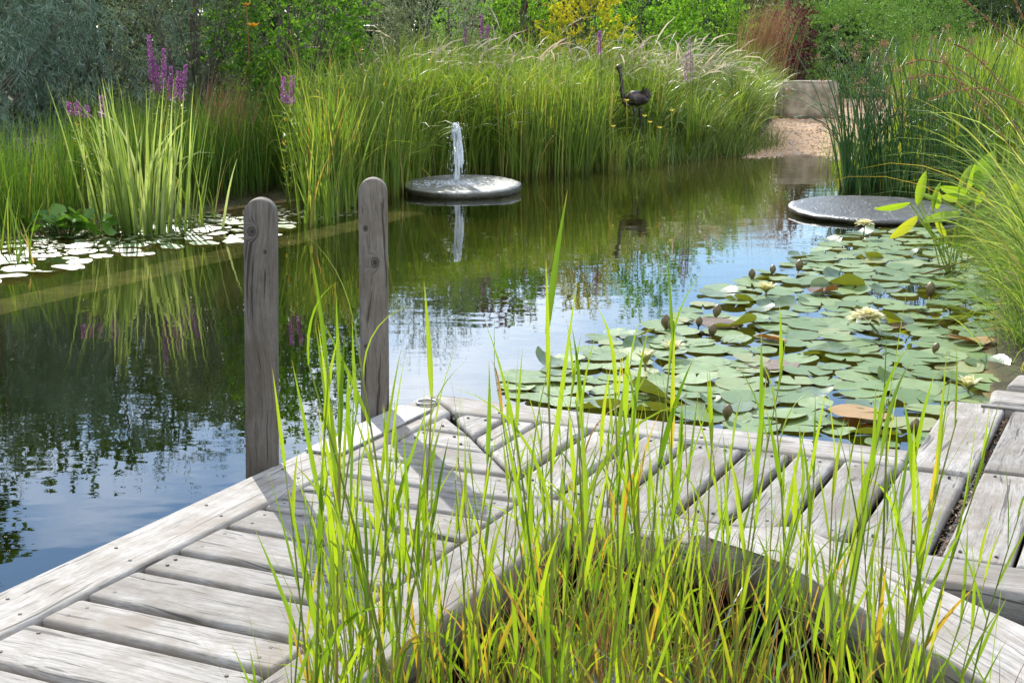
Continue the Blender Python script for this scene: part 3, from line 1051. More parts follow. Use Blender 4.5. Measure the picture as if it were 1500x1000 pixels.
tag(g.build('foam', M['jet'], jet), kind='stuff')

# stone block with a chipped edge on the far bank
bp = atd(1181, 164, 28.5)
bz = float(terrain_z(np.array([[bp.x, bp.y]]))[0])
bw = 84 / FPX * 28.5
bh = (CAM_H + (55 - 114) / FPX * 28.5) - bz
bm = bmesh.new()
bmesh.ops.create_cube(bm, size=1.0)
bmesh.ops.scale(bm, vec=(bw, 0.62, bh), verts=bm.verts)
bmesh.ops.bevel(bm, geom=list(bm.edges), offset=0.05, segments=2, affect='EDGES')
bmesh.ops.subdivide_edges(bm, edges=list(bm.edges), cuts=4, use_grid_fill=True)
for v in bm.verts:
    q = v.co
    v.co += Vector((wav(q.y * 1.0, q.z, 9, 5), wav(q.x, q.z, 9, 6), wav(q.x, q.y, 9, 8))) * 0.022
me = bpy.data.meshes.new('stone_block')
bm.to_mesh(me)
bm.free()
me.materials.append(M['granite'])
for pgn in me.polygons:
    pgn.use_smooth = True
o = bpy.data.objects.new('stone_block', me)
COL.objects.link(o)
o.location = (bp.x, bp.y, bz + bh / 2 - 0.03)
o.rotation_euler = (0, 0, 0.05)
tag(o, 'pale rough granite block at the head of the gravel beach', 'stone block')

# bird sculpture in the bank grass, facing left
BD = 21.6


def bpx(px, py, off=0.0):
    q = atd(px, py, BD)
    return np.array([q.x, BD + off, q.z])


b0 = bpx(925, 226)
b0[2] = 0.0
bird = empty('bird_sculpture', b0, 'dark metal long necked bird sculpture standing among the tall bank grass', 'sculpture')


def tube_part(name, pts, rad, mat, parent, sides=10, sm=True):
    pts = np.array(pts, float)
    k = max(len(pts) * 4, 8)
    ts = np.linspace(0, len(pts) - 1, k)
    # Catmull-Rom through the points
    P = np.vstack([2 * pts[0] - pts[1], pts, 2 * pts[-1] - pts[-2]])
    res, rr = [], []
    for tt in ts:
        i = min(int(tt), len(pts) - 2)
        f = tt - i
        a, b_, c_, d_ = P[i], P[i + 1], P[i + 2], P[i + 3]
        res.append(0.5 * (2 * b_ + (c_ - a) * f + (2 * a - 5 * b_ + 4 * c_ - d_) * f * f + (3 * b_ - a - 3 * c_ + d_) * f ** 3))
        rr.append(np.interp(tt, range(len(rad)), rad))
    return Geo().add(*tubes(np.array([res]), np.array([rr]), sides)).build(name, mat, parent)


tube_part('body', [bpx(917, 155), bpx(921, 150), bpx(928, 145), bpx(938, 145), bpx(945, 147), bpx(950, 146)], [0.02, 0.075, 0.125, 0.115, 0.06, 0.015], M['bronze'], bird, 14)
tube_part('neck', [bpx(921, 156), bpx(914, 146), bpx(911, 130), bpx(910, 115), bpx(908, 104), bpx(906, 100)], [0.062, 0.042, 0.033, 0.03, 0.03, 0.036], M['bronze'], bird)
tube_part('head', [bpx(911, 98), bpx(908, 98), bpx(905, 98.5), bpx(902, 100), bpx(899, 101.5)], [0.01, 0.04, 0.036, 0.016, 0.004], M['bronze'], bird)
g = Geo()
for i, (tx, ty) in enumerate(((943, 126), (948, 127), (953, 128), (957, 131), (959, 136), (958, 142), (954, 148))):
    tip = bpx(tx, ty, (i - 3) * 0.04)
    root_ = bpx(936 + i * 0.6, 144 + i * 0.9, (i - 3) * 0.015)
    dvec = tip - root_
    Geo().add(*leaves([root_], [dvec], [(0.2, -1, 0.5)], np.linalg.norm(dvec), 0.062, fold=0.3)).build('tail_feather', M['bronze'], bird)
for dx, off in ((0, -0.05), (9, 0.06)):
    tube_part('leg', [bpx(929 + dx, 158, off), bpx(930 + dx * 1.05, 180, off), bpx(927 + dx * 1.2, 205, off), bpx(928 + dx * 1.2, 232, off)], [0.035, 0.02, 0.018, 0.015], M['bronze'], bird, 6)

# ------------------------------------------------------------------ plants: materials
M['reed'] = leaf_mat('reed_leaf', tip=(0.36, 0.24, 0.07), tip_from=0.86, stops=[(0, (0.085, 0.17, 0.015)), (0.3, (0.17, 0.28, 0.02)), (0.65, (0.27, 0.37, 0.028)), (0.94, (0.32, 0.40, 0.03)), (0.965, (0.44, 0.34, 0.05)), (1, (0.36, 0.20, 0.05))], trans=0.5, tint=(1.45, 1.4, 0.5), rough=0.42)
M['reed_low'] = leaf_mat('low_reed_leaf', [(0, (0.11, 0.20, 0.012)), (0.55, (0.20, 0.31, 0.018)), (0.92, (0.30, 0.38, 0.03)), (0.95, (0.42, 0.32, 0.04)), (1, (0.34, 0.19, 0.05))], trans=0.45, tint=(1.4, 1.4, 0.5), base=(0.15, 0.10, 0.035), base_to=0.4)  # brown lower blades; the tone also paints in shade near the roots
M['reed_stem'] = leaf_mat('reed_stem', [(0, (0.16, 0.24, 0.03)), (0.7, (0.24, 0.27, 0.05)), (1, (0.36, 0.25, 0.10))], trans=0.25, base=(0.24, 0.14, 0.055), base_to=0.55)
M['bank_reed'] = leaf_mat('bank_reed_leaf', [(0, (0.075, 0.14, 0.025)), (0.5, (0.15, 0.235, 0.035)), (0.9, (0.27, 0.34, 0.07)), (0.94, (0.42, 0.33, 0.12)), (1, (0.30, 0.17, 0.06))], trans=0.5, tint=(1.5, 1.45, 0.55), base=(0.14, 0.11, 0.035), base_to=0.22)
M['bank_dark'] = leaf_mat('bank_rush', [(0, (0.045, 0.10, 0.012)), (0.6, (0.09, 0.17, 0.018)), (0.92, (0.16, 0.23, 0.03)), (1, (0.30, 0.2, 0.07))], trans=0.42, base=(0.09, 0.07, 0.03), base_to=0.2)
M['bank_grass'] = leaf_mat('bank_grass', [(0, (0.09, 0.15, 0.03)), (0.6, (0.17, 0.245, 0.055)), (0.9, (0.28, 0.33, 0.11)), (1, (0.42, 0.36, 0.17))], trans=0.5, rough=0.3, spec=0.6)
M['plume'] = leaf_mat('pale_seed_head', [(0, (0.50, 0.45, 0.28)), (0.5, (0.62, 0.57, 0.44)), (1, (0.48, 0.34, 0.30))], trans=0.5, tint=(1.1, 1.05, 0.95))
M['flag'] = leaf_mat('sweet_flag_leaf', [(0, (0.20, 0.29, 0.06)), (0.55, (0.34, 0.42, 0.13)), (0.9, (0.48, 0.52, 0.24)), (0.95, (0.5, 0.30, 0.08)), (1, (0.45, 0.2, 0.06))], trans=0.45, tint=(1.3, 1.3, 0.7), base=(0.09, 0.17, 0.02), base_to=0.4)
M['club'] = leaf_mat('club_rush_stem', [(0, (0.025, 0.08, 0.014)), (0.8, (0.075, 0.17, 0.03)), (1, (0.16, 0.18, 0.06))], trans=0.12, rough=0.35, spec=0.5)
M['brown'] = leaf_mat('brown_flower_head', [(0, (0.16, 0.08, 0.04)), (0.6, (0.30, 0.16, 0.08)), (1, (0.42, 0.27, 0.15))], trans=0.3, tint=(1.2, 1, 0.8))
M['sedge'] = leaf_mat('arching_sedge', [(0, (0.05, 0.11, 0.02)), (0.5, (0.19, 0.29, 0.055)), (0.92, (0.40, 0.47, 0.16)), (1, (0.40, 0.26, 0.06))], trans=0.45, tint=(1.4, 1.4, 0.6))
M['bigleaf'] = leaf_mat('pickerel_leaf', [(0, (0.15, 0.27, 0.03)), (0.8, (0.28, 0.38, 0.035)), (1, (0.40, 0.36, 0.04))], trans=0.5, tint=(1.35, 1.35, 0.45), rough=0.3)
M['purple'] = leaf_mat('loosestrife_flower', [(0, (0.28, 0.06, 0.26)), (0.6, (0.42, 0.13, 0.40)), (1, (0.50, 0.24, 0.42))], trans=0.4, tint=(1.2, 0.9, 1.2))
M['forb'] = leaf_mat('forb_leaf', [(0, (0.06, 0.13, 0.015)), (0.6, (0.13, 0.22, 0.025)), (0.9, (0.30, 0.32, 0.04)), (1, (0.36, 0.16, 0.06))], trans=0.45)
M['bark'] = plain_mat('shrub_bark', (0.075, 0.06, 0.045), 0.9, noise=((0.14, 0.12, 0.095), 14), bump=0.6)


def zone_pts(line, n, depth, jitter=0.15, bias=1.6):
    """Roots scattered behind a front line of pixels on the water (nearest rows densest)."""
    P = np.array([at(*q)[:2] for q in line])
    seg = np.linalg.norm(np.diff(P, axis=0), axis=1)
    s = RNG.uniform(0, seg.sum(), n)
    cs = np.concatenate([[0], np.cumsum(seg)])
    x = np.interp(s, cs, P[:, 0])
    y = np.interp(s, cs, P[:, 1])
    d = nrm(np.column_stack([x, y]))
    back = depth * RNG.random(n) ** bias + 0.22 + 0.22 * wav(x, y, 3.0, 21)
    p = np.column_stack([x, y]) + d * back[:, None] + RNG.normal(0, jitter, (n, 2))
    z = terrain_z(p) - 0.02
    return np.column_stack([p, np.maximum(z, -0.25)]), back


def clump(name, label, cat, P, mats, part, group=None, kind=None, **kw):
    """A plant built of ribbons rooted at P, one mesh part under its own empty."""
    c = P.mean(0)
    o = Geo().add(*blades(P, **kw)).build(name, mats, loc=(c[0], c[1], max(c[2], 0)))
    return tag(o, label, cat, group, kind)


# ------------------------------------------------------------------ bank vegetation, left to right
def lower_by_bird(P, L):
    """The grass is trodden lower just in front of the sculpture."""
    near = (np.abs(P[:, 0] - (b0[0] + 0.1) * P[:, 1] / BD) < 0.52) & (P[:, 1] < BD + 0.35)
    return np.where(near, np.minimum(L, RNG.uniform(0.3, 0.66, len(P))), L)




def tone(P, k=1.6, seed=9):
    """Patchy plant-to-plant tone: neighbours share a tint, single blades still differ."""
    w_ = wav(P[:, 0], P[:, 1], k, seed) * 0.42 + RNG.normal(0, 0.17, len(P))
    r_ = np.clip(0.45 + w_, 0.0, 0.89)
    dead = RNG.random(len(P)) < 0.055
    return np.where(dead, RNG.uniform(0.92, 1.0, len(P)), r_)


def floppy(n, share, lo, hi, flo, fhi):
    return np.where(RNG.random(n) < share, RNG.uniform(flo, fhi, n), RNG.uniform(lo, hi, n))


U = lambda n: RNG.uniform(0, 6.283, n)

# thin rushes on the left shore
P, bk = zone_pts([(-700, 530), (-420, 445), (-260, 405), (-100, 368), (0, 350), (120, 336)], 4600, 2.4)
clump('rush_bed', 'dense thin upright rushes on the left shore behind white lily pads', 'rushes', P, M['bank_dark'], 'blade', kind='stuff',
      az=U(len(P)), L=RNG.normal(0.78, 0.16, len(P)), th0=RNG.uniform(0, 0.14, len(P)), bend=floppy(len(P), 0.12, 0, 0.35, 0.8, 1.8), Wd=RNG.uniform(0.006, 0.013, len(P)), segs=5, rnd=tone(P))
P, bk = zone_pts([(270, 312), (380, 295), (470, 286)], 3000, 3.0)
clump('rush_bed', 'dense thin upright rushes between the sweet flag and the bright reeds', 'rushes', P, M['bank_dark'], 'blade', kind='stuff',
      az=U(len(P)), L=RNG.normal(0.90, 0.2, len(P)), th0=RNG.uniform(0, 0.16, len(P)), bend=floppy(len(P), 0.15, 0, 0.4, 0.8, 1.8), Wd=RNG.uniform(0.006, 0.016, len(P)), segs=5, rnd=tone(P))
P, bk = zone_pts([(110, 340), (270, 322)], 1500, 2.6)
P[:, :2] += nrm(P[:, :2]) * 0.7
clump('rush_bed', 'dense thin upright rushes behind the pale sweet flag clump', 'rushes', P, M['bank_dark'], 'blade', kind='stuff',
      az=U(len(P)), L=RNG.normal(0.95, 0.16, len(P)), th0=RNG.uniform(0, 0.12, len(P)), bend=RNG.uniform(0, 0.35, len(P)), Wd=0.010, segs=4)
# a few broader blades standing in front on the left
for (px, py, n, h, lab) in ((10, 372, 9, 0.72, 'few broad green blades at the left edge of the shore'), (38, 385, 8, 0.55, 'short leaning tuft of blades in front of the left rushes'),
                            (285, 330, 8, 0.78, 'slim pale blades standing in water right of the sweet flag clump'), (300, 318, 9, 0.62, 'short green blades beside the lily pads near the rushes')):
    q = at(px, py)
    P = np.column_stack([q.x + RNG.normal(0, 0.07, n), q.y + RNG.normal(0, 0.07, n), np.full(n, -0.1)])
    clump('water_grass_tuft', lab, 'tuft', P, M['bank_reed'], 'blade', 'small tufts in the left shallows', az=U(n), L=RNG.normal(h, 0.1, n), th0=RNG.uniform(0, 0.25, n), bend=RNG.uniform(0.1, 0.9, n), Wd=0.02, segs=6, fold=0.25)

# sweet flag clump: leaves one by one
q = at(205, 342)
flag = empty('sweet_flag', (q.x, q.y, 0), 'pale cream green clump of broad sword leaves on the left shore', 'plant')
n = 140
for i in range(n):
    r = abs(RNG.normal(0, 0.26))
    a = RNG.uniform(0, 6.283)
    px_ = RNG.normal(0, 0.25)
    P = [(q.x + px_, q.y + RNG.normal(0, 0.16) + 0.1, -0.08)]
    lean = 0.01 + abs(px_) * 0.22 + RNG.uniform(0, 0.07)
    head = (0 if px_ > 0 else math.pi) + RNG.normal(0, 0.7)
    h = RNG.choice([RNG.uniform(1.12, 1.6), RNG.uniform(0.5, 1.1)], p=[0.68, 0.32])
    bend = RNG.uniform(0.0, 0.26) if RNG.random() < 0.86 else RNG.uniform(0.7, 1.9)
    Geo().add(*blades(P, head, h, lean, bend, RNG.uniform(0.022, 0.038), segs=8, fold=0.22, rnd=RNG.uniform(0, 0.945), twist=RNG.uniform(-1.0, 1.0), power=2.2)).build('leaf', M['flag'], flag)

# marsh marigold: round leaves on short stalks
q = at(92, 347)
mar = empty('marsh_marigold', (q.x, q.y, 0), 'low plant with round glossy leaves at the left water edge', 'plant')
M['round'] = leaf_mat('marigold_leaf', [(0, (0.06, 0.15, 0.02)), (1, (0.14, 0.27, 0.03))], trans=0.35, rough=0.28)
g = Geo()
for i in range(40):
    x, y, z = q.x + RNG.normal(0, 0.26), q.y + RNG.normal(0, 0.10), RNG.uniform(0.08, 0.24)
    r = RNG.uniform(0.05, 0.085)
    an = np.linspace(0.3, 2 * math.pi - 0.3, 11)
    tx, ty = RNG.normal(0, 0.5), RNG.normal(0, 0.5)
    ring = np.column_stack([x + r * np.cos(an), y + r * np.sin(an), z + r * (np.cos(an) * tx + np.sin(an) * ty) + 0.008 * np.sin(an * 3)])
    V = np.vstack([[x, y, z - 0.015], ring])
    Geo().add(V, np.array([(0, j, j + 1) for j in range(1, 11)]), np.full((12, 3), RNG.random())).build('leaf', M['round'], mar)
    g.add(*tubes(np.array([[(q.x + (x - q.x) * 0.3, q.y + (y - q.y) * .3, -0.05), (q.x + (x - q.x) * 0.7, q.y + (y - q.y) * .7, z * 0.6), (x, y, z - 0.015)]]), 0.005, 4))
tag(g.build('stalk', M['forb'], mar), kind='stuff')

# bright reeds and iris leaves left of the fountain, then round behind it
reed_spec = [
    ('iris_clump', 'bright yellow green upright leaf clump leaning left of the fountain', [(470, 318), (500, 312)], 190, 0.5, 1.45, 0.024),
    ('iris_clump', 'bright upright leaves standing between the two posts and the fountain slab', [(520, 300), (590, 290)], 210, 0.9, 1.2, 0.022),
    ('iris_clump', 'slim bright leaf clump at the water edge by the second post', [(455, 330), (480, 326)], 46, 0.25, 1.05, 0.022),
]
for nm, lab, line, n, dep, h, wd in reed_spec:
    P, bk = zone_pts(line, n, dep, 0.10)
    clump(nm, lab, 'reed clump', P, M['bank_reed'], 'leaf', 'reed clumps along the far shore', az=U(len(P)), L=RNG.normal(h, 0.2, len(P)), th0=RNG.uniform(0, 0.16, len(P)), bend=RNG.uniform(0.0, 0.55, len(P)), Wd=wd, segs=6, fold=0.2)
P, bk = zone_pts([(440, 300), (560, 282), (600, 272), (700, 258)], 2600, 3.2, bias=1.2)
clump('reed_bed', 'tall bright green reeds massed along the shore left of the fountain', 'reeds', P, M['bank_reed'], 'leaf', kind='stuff', az=U(len(P)), L=RNG.normal(1.32, 0.22, len(P)) + bk * 0.10,
      th0=RNG.uniform(0, 0.2, len(P)), bend=floppy(len(P), 0.25, 0, 0.7, 1.2, 2.4), Wd=RNG.uniform(0.010, 0.026, len(P)), segs=7, rnd=tone(P))
P, bk = zone_pts([(590, 268), (700, 256), (860, 247), (960, 240)], 5200, 3.8, bias=1.1)
clump('reed_bed', 'deep bank of tall reed grass behind the fountain slab', 'reeds', P, M['bank_reed'], 'leaf', kind='stuff', az=U(len(P)), L=lower_by_bird(P, RNG.normal(1.30, 0.22, len(P)) + bk * 0.10),
      th0=RNG.uniform(0, 0.2, len(P)), bend=floppy(len(P), 0.4, 0.05, 0.9, 1.3, 2.5), Wd=RNG.uniform(0.009, 0.024, len(P)), segs=7, rnd=tone(P), power=2.2)
k_ = 0
for (px, py, n, h, wd, lab) in ((445, 305, 40, 1.0, 0.020, 'narrow reed clump left of the second post'), (492, 304, 46, 1.3, 0.024, 'reed clump directly behind the second post'), (508, 292, 50, 1.45, 0.022, 'tall reed clump rising over the second post'),
                                (545, 288, 46, 1.15, 0.026, 'reed clump between the second post and the slab'), (575, 282, 40, 0.95, 0.024, 'short reed clump at the left rim of the fountain slab'), (596, 276, 54, 1.35, 0.026, 'reed clump leaning over the left rim of the slab'),
                                (622, 266, 50, 1.5, 0.024, 'reed clump behind the left half of the slab'), (650, 262, 50, 1.2, 0.026, 'reed clump just left of the water jet'), (690, 259, 50, 1.35, 0.026, 'reed clump just right of the water jet'),
                                (716, 258, 54, 1.5, 0.024, 'tall reed clump behind the right half of the slab'), (768, 258, 44, 1.05, 0.024, 'short reed clump at the right rim of the slab'), (832, 254, 48, 1.1, 0.022, 'lower reed clump right of the cattails'),
                                (852, 252, 46, 1.15, 0.022, 'reed clump left of the bird sculpture'), (900, 249, 40, 0.6, 0.020, 'low reed clump below the bird neck'), (955, 245, 40, 0.6, 0.020, 'low reed clump right of the bird legs')):
    q = at(px, py)
    P = np.column_stack([q.x + RNG.normal(0, 0.10, n), q.y + RNG.normal(0, 0.10, n) + 0.1, np.full(n, -0.12)])
    clump('reed_clump', lab, 'reed clump', P, M['bank_reed'], 'leaf', 'reed clumps along the far shore', az=U(n), L=RNG.normal(h, 0.17, n), th0=RNG.uniform(0, 0.26, n), bend=floppy(n, 0.22, 0, 0.5, 1.1, 2.3), Wd=wd * RNG.uniform(0.7, 1.15, n), segs=8, fold=0.22,
          rnd=np.clip(RNG.normal((0.4, 0.8, 0.6)[k_ % 3], 0.15, n), 0, 0.96), power=2.0)
    k_ += 1
# cattail stand
for nm, lab, line, n in (('cattail_clump', 'tall straight yellow green cattail leaves right behind the fountain slab', [(738, 262), (800, 257)], 230),
                         ('cattail_clump', 'straight green cattail leaves between the cattail stand and the bird', [(800, 256), (880, 250)], 210)):
    P, bk = zone_pts(line, n, 0.9, 0.12)
    clump(nm, lab, 'reed clump', P, M['bank_reed'], 'leaf', 'reed clumps along the far shore', az=U(len(P)), L=RNG.normal(1.36, 0.17, len(P)), th0=RNG.uniform(0, 0.08, len(P)), bend=RNG.uniform(0.0, 0.25, len(P)), Wd=0.02, segs=6, fold=0.2)
# grass bank right of it
P, bk = zone_pts([(860, 247), (960, 238), (1060, 228), (1090, 222)], 6200, 4.4, bias=1.0)
clump('bank_grass', 'lush arching grass covering the far bank around the bird', 'grass', P, M['bank_grass'], 'blade', kind='stuff', az=U(len(P)), L=lower_by_bird(P, RNG.normal(0.86, 0.2, len(P)) + np.minimum(bk, 2.8) * 0.24),
      th0=RNG.uniform(0, 0.35, len(P)), bend=floppy(len(P), 0.4, 0.2, 1.2, 1.3, 2.4), Wd=RNG.uniform(0.008, 0.02, len(P)), segs=7, rnd=tone(P, 2.2, 12))
# bowed pale seed heads over the top of the bank
P, bk = zone_pts([(560, 275), (700, 256), (860, 247), (960, 240), (1030, 233)], 2300, 2.4, bias=0.8)
P[:, :2] += nrm(P[:, :2]) * 1.9
wind = RNG.normal(0.35, 1.3, len(P))
clump('seed_grass', 'pale bowed seed grass waving over the top of the far bank', 'grass', P, M['bank_grass'], 'blade', kind='stuff', az=wind, L=lower_by_bird(P, RNG.normal(1.58, 0.24, len(P))), th0=RNG.uniform(0, 0.15, len(P)),
      bend=RNG.uniform(1.2, 2.4, len(P)), Wd=0.010, segs=9, power=3.0)
n = len(P)
idx_ = RNG.choice(n, 1900, replace=False)
g = Geo()
V, F, rt = blades(P[idx_], wind[idx_] + RNG.normal(0, 0.3, 1900), RNG.normal(1.60, 0.30, 1900), RNG.uniform(0, 0.25, 1900), RNG.uniform(1.0, 2.7, 1900), 0.028, segs=10, power=3.0, prof=lambda t: 0.08 if t < 0.72 else max(math.sin((t - 0.70) / 0.30 * math.pi), 0.1))
g.add(V, F, rt)
c = P.mean(0)
tag(g.build('seed_heads', M['plume'], loc=(c[0], c[1], 0)), 'pale drooping seed heads catching the sun on the far bank', 'grass', kind='stuff')

# cross-wise leaves that stand off the reed stems
P, bk = zone_pts([(440, 300), (560, 282), (600, 272), (700, 258), (860, 248)], 4200, 1.6, bias=1.2)
P[:, 2] = np.maximum(P[:, 2], 0) + RNG.uniform(0.25, 1.25, len(P))
clump('reed_foliage', 'leaves standing off the reed stems along the far shore', 'reeds', P, M['bank_reed'], 'leaf', kind='stuff', az=U(len(P)), L=RNG.uniform(0.22, 0.5, len(P)), th0=RNG.uniform(0.15, 0.9, len(P)), bend=RNG.uniform(0.2, 1.7, len(P)), Wd=RNG.uniform(0.010, 0.024, len(P)), segs=5, rnd=np.clip(RNG.normal(0.6, 0.22, len(P)), 0, 0.93))
P, bk = zone_pts([(860, 247), (960, 238), (1060, 228), (1090, 222)], 1500, 1.8, bias=1.2)
P = P[(np.abs(P[:, 0] - b0[0] * P[:, 1] / BD) > 0.4)]
P[:, 2] = np.maximum(P[:, 2], 0) + RNG.uniform(0.15, 0.85, len(P))
clump('meadow_foliage', 'loose herb leaves between the grass of the far bank', 'herbs', P, M['forb'], 'leaf', kind='stuff', az=U(len(P)), L=RNG.uniform(0.12, 0.32, len(P)), th0=RNG.uniform(0.2, 1.1, len(P)), bend=RNG.uniform(0.2, 1.5, len(P)), Wd=RNG.uniform(0.012, 0.03, len(P)), segs=4)

# short greenery at the foot of the bank
P, bk = zone_pts([(860, 250), (960, 242), (1060, 232), (1130, 222)], 1500, 0.5, 0.12)
clump('shore_grass', 'short ragged grass at the foot of the far bank', 'grass', P, M['bank_grass'], 'blade', kind='stuff', az=U(len(P)), L=RNG.normal(0.34, 0.1, len(P)), th0=RNG.uniform(0, 0.5, len(P)), bend=RNG.uniform(0.1, 1.2, len(P)), Wd=0.012, segs=4)
# fountain-shaped tussocks by the beach
for (px, py, n, h, lab) in ((1075, 214, 420, 1.25, 'bright green grass tussock left of the gravel beach'), (1108, 190, 380, 1.0, 'taller arching grass tussock behind the beach edge'),
                            (1020, 226, 260, 0.95, 'rounded grass tussock at the water edge left of the beach'), (1128, 172, 260, 0.75, 'dark drooping sedge tussock beside the granite block')):
    q = at(px, py, 0.05)
    r_ = np.abs(RNG.normal(0, 0.16, n))
    a_ = U(n)
    P = np.column_stack([q.x + r_ * np.cos(a_), q.y + r_ * np.sin(a_), np.full(n, terrain_z(np.array([[q.x, q.y]]))[0] - 0.02)])
    clump('grass_tussock', lab, 'grass tussock', P, M['bank_grass'], 'blade', 'grass tussocks by the gravel beach', az=a_, L=RNG.normal(h, 0.17, n), th0=0.05 + r_ * 0.5, bend=RNG.uniform(0.4, 1.5, n), Wd=0.011, segs=7)

# long bent leaves that cross the reeds
for i, (px, py, hd, L_, th, bd) in enumerate(((640, 275, 3.3, 0.7, 0.5, 1.3), (770, 262, 2.9, 1.3, 0.3, 1.6), (690, 262, 0.2, 1.4, 0.2, 1.5), (580, 285, 3.0, 1.0, 0.4, 1.2))):
    q = at(px, py)
    clump('bent_leaf', ('yellowed leaf arching over the fountain slab', 'long leaf bent over in front of the cattails', 'broad leaf folded over behind the jet', 'drooping leaf left of the fountain slab')[i],
          'leaf', np.array([[q.x, q.y, 0.0]]), M['bank_reed'], 'leaf', az=hd, L=L_, th0=th, bend=bd, Wd=0.022, segs=10, fold=0.2, rnd=(0.93, 0.6, 0.3, 0.7)[i])

# brown feathery grass tuft on the left
for (px, d, h, n, lab) in ((325, 17.0, 1.15, 240, 'reddish brown feathery grass tuft among the left rushes'), (1098, 30.5, 2.35, 480, 'tall tan and purple plumed grass at the top of the far bank')):
    q = atd(px, 300, d)
    z0 = terrain_z(np.array([[q.x, d]]))[0]
    P = np.column_stack([q.x + RNG.normal(0, 0.16 if d < 20 else 0.28, n), d + RNG.normal(0, 0.15, n), np.full(n, z0)])
    clump('feather_grass', lab, 'grass tuft', P, M['brown'], 'blade', 'brown feather grasses', az=RNG.normal(0.2, 0.7, n), L=RNG.normal(h, 0.16, n), th0=RNG.uniform(0, 0.22, n), bend=RNG.uniform(0.1, 0.6, n), Wd=0.010, segs=5)

# small yellow meadow flowers
M['yellow'] = leaf_mat('yellow_petal', [(0, (0.65, 0.50, 0.02)), (1, (0.75, 0.60, 0.04))], trans=0.4, tint=(1.1, 1.05, 0.4))
M['orange'] = leaf_mat('orange_petal', [(0, (0.70, 0.28, 0.02)), (1, (0.75, 0.42, 0.03))], trans=0.4, tint=(1.1, 0.9, 0.3))


def daisy(px, py, d, r, mat, lab, cat, group, npet=8, stem=0.5):
    q = atd(px, py, d)
    root = empty('meadow_flower', (q.x, q.y, q.z - stem), lab, cat, group)
    for k in range(npet):
        a = k / npet * 6.283
        Geo().add(*leaves([(q.x, q.y, q.z)], [(math.cos(a), math.sin(a) - 0.35, 0.55)], [(0, -0.5, 1)], r, r * 0.55)).build('petal', mat, root)
    Geo().add(*tubes(np.array([[(q.x, q.y, q.z - stem), (q.x + 0.01, q.y, q.z - stem / 2), (q.x, q.y, q.z)]]), 0.006, 4)).build('stem', M['forb'], root)


for px, py in ((898, 186), (966, 188), (984, 163), (944, 171), (952, 180), (918, 148)):
    daisy(px, py, 19.4, 0.045, M['yellow'], 'small yellow flower on a thin stem in front of the bank grass', 'flower', 'yellow flowers around the bird', 6)
daisy(371, 40, 18.6, 0.10, M['orange'], 'orange yellow flower high against the dark leafy shrub', 'flower', None, 8, 0.9)
daisy(361, 9, 18.8, 0.08, M['orange'], 'orange flower at the top edge above the larger orange one', 'flower', None, 7, 0.9)


# purple loosestrife
M['lilac'] = leaf_mat('faded_loosestrife_flower', [(0, (0.40, 0.20, 0.36)), (0.6, (0.50, 0.30, 0.46)), (1, (0.42, 0.32, 0.26))], trans=0.4, tint=(1.1, 0.95, 1.1))


def loosestrife(base, stems, label, leafy=True, mat='purple', dens=300):
    root = empty('purple_loosestrife', base, label, 'flowering plant', 'purple loosestrife plants')
    b0_ = np.array(base)
    for (top, sl) in stems:
        top = np.array(top)
        s0 = b0_ + (top - b0_) * np.array([0.25, 0.25, 0])
        k = 6
        tt = np.linspace(0, 1, k)[:, None]
        line = s0 + (top - s0) * tt + np.array([0.03, 0, 0]) * np.sin(tt * 3)
        Geo().add(*tubes(line[None], np.linspace(0.008, 0.004, k), 4)).build('stem', M['forb'], root)
        n_ = int(dens * sl / 0.4)
        u_ = RNG.random(n_)
        ax = (top - s0) / np.linalg.norm(top - s0)
        taper = 0.029 * (1 - u_ ** 1.5 * 0.75) * (0.7 + 0.5 * (np.sin(u_ * 46) > -0.3))
        a_ = U(n_)
        rad_ = np.column_stack([np.cos(a_), np.sin(a_), 0.15 + 0 * a_])
        pos = top - ax * (sl * (1 - u_))[:, None] + rad_ * (taper * 0.55)[:, None]
        Geo().add(*leaves(pos, rad_ + rdir(n_) * 0.7, rdir(n_, 0.5), RNG.uniform(0.014, 0.030, n_), 0.016)).build('flower_spike', M[mat], root)
        if leafy:
            n_ = 46
            u_ = RNG.uniform(0.15, 0.8, n_)
            pos = s0 + (top - s0) * u_[:, None]
            a_ = U(n_)
            tag(Geo().add(*leaves(pos, np.column_stack([np.cos(a_), np.sin(a_), RNG.uniform(0.2, 0.9, n_)]), np.array([[0, 0, 1.0]]).repeat(n_, 0) + rdir(n_) * 0.3, RNG.uniform(0.05, 0.11, n_), 0.018)).build('foliage', M['forb'], root), kind='stuff')


def spikes(d, lst):
    return [(tuple(atd(px, py, d + RNG.uniform(-.1, .1))), sl) for px, py, sl in lst]


b_ = atd(240, 310, 16.2)
loosestrife((b_.x, b_.y, 0.05), spikes(16.2, [(218, 52, 0.50), (240, 72, 0.44), (250, 98, 0.38), (262, 105, 0.32), (272, 96, 0.40), (224, 85, 0.35), (229, 95, 0.30)]), 'large purple loosestrife with seven spikes behind the sweet flag')
b_ = atd(420, 300, 15.4)
loosestrife((b_.x, b_.y, 0.05), spikes(15.4, [(415, 113, 0.28), (428, 112, 0.30)]), 'loosestrife with two neat purple spikes left of the leafy shrub')
b_ = atd(150, 330, 14.6)
loosestrife((b_.x, b_.y, 0.05), spikes(14.6, [(149, 140, 0.22), (100, 150, 0.14), (112, 148, 0.15), (127, 155, 0.12)]), 'thin loosestrife with faded purple tips left of the sweet flag')
b_ = atd(705, 200, 22.5)
loosestrife((b_.x, b_.y, 0.2), spikes(22.5, [(706, 22, 0.36), (714, 38, 0.2), (681, 42, 0.22)]), 'loosestrife spikes rising over the seed grass above the fountain', False)
b_ = atd(878, 200, 21.5)
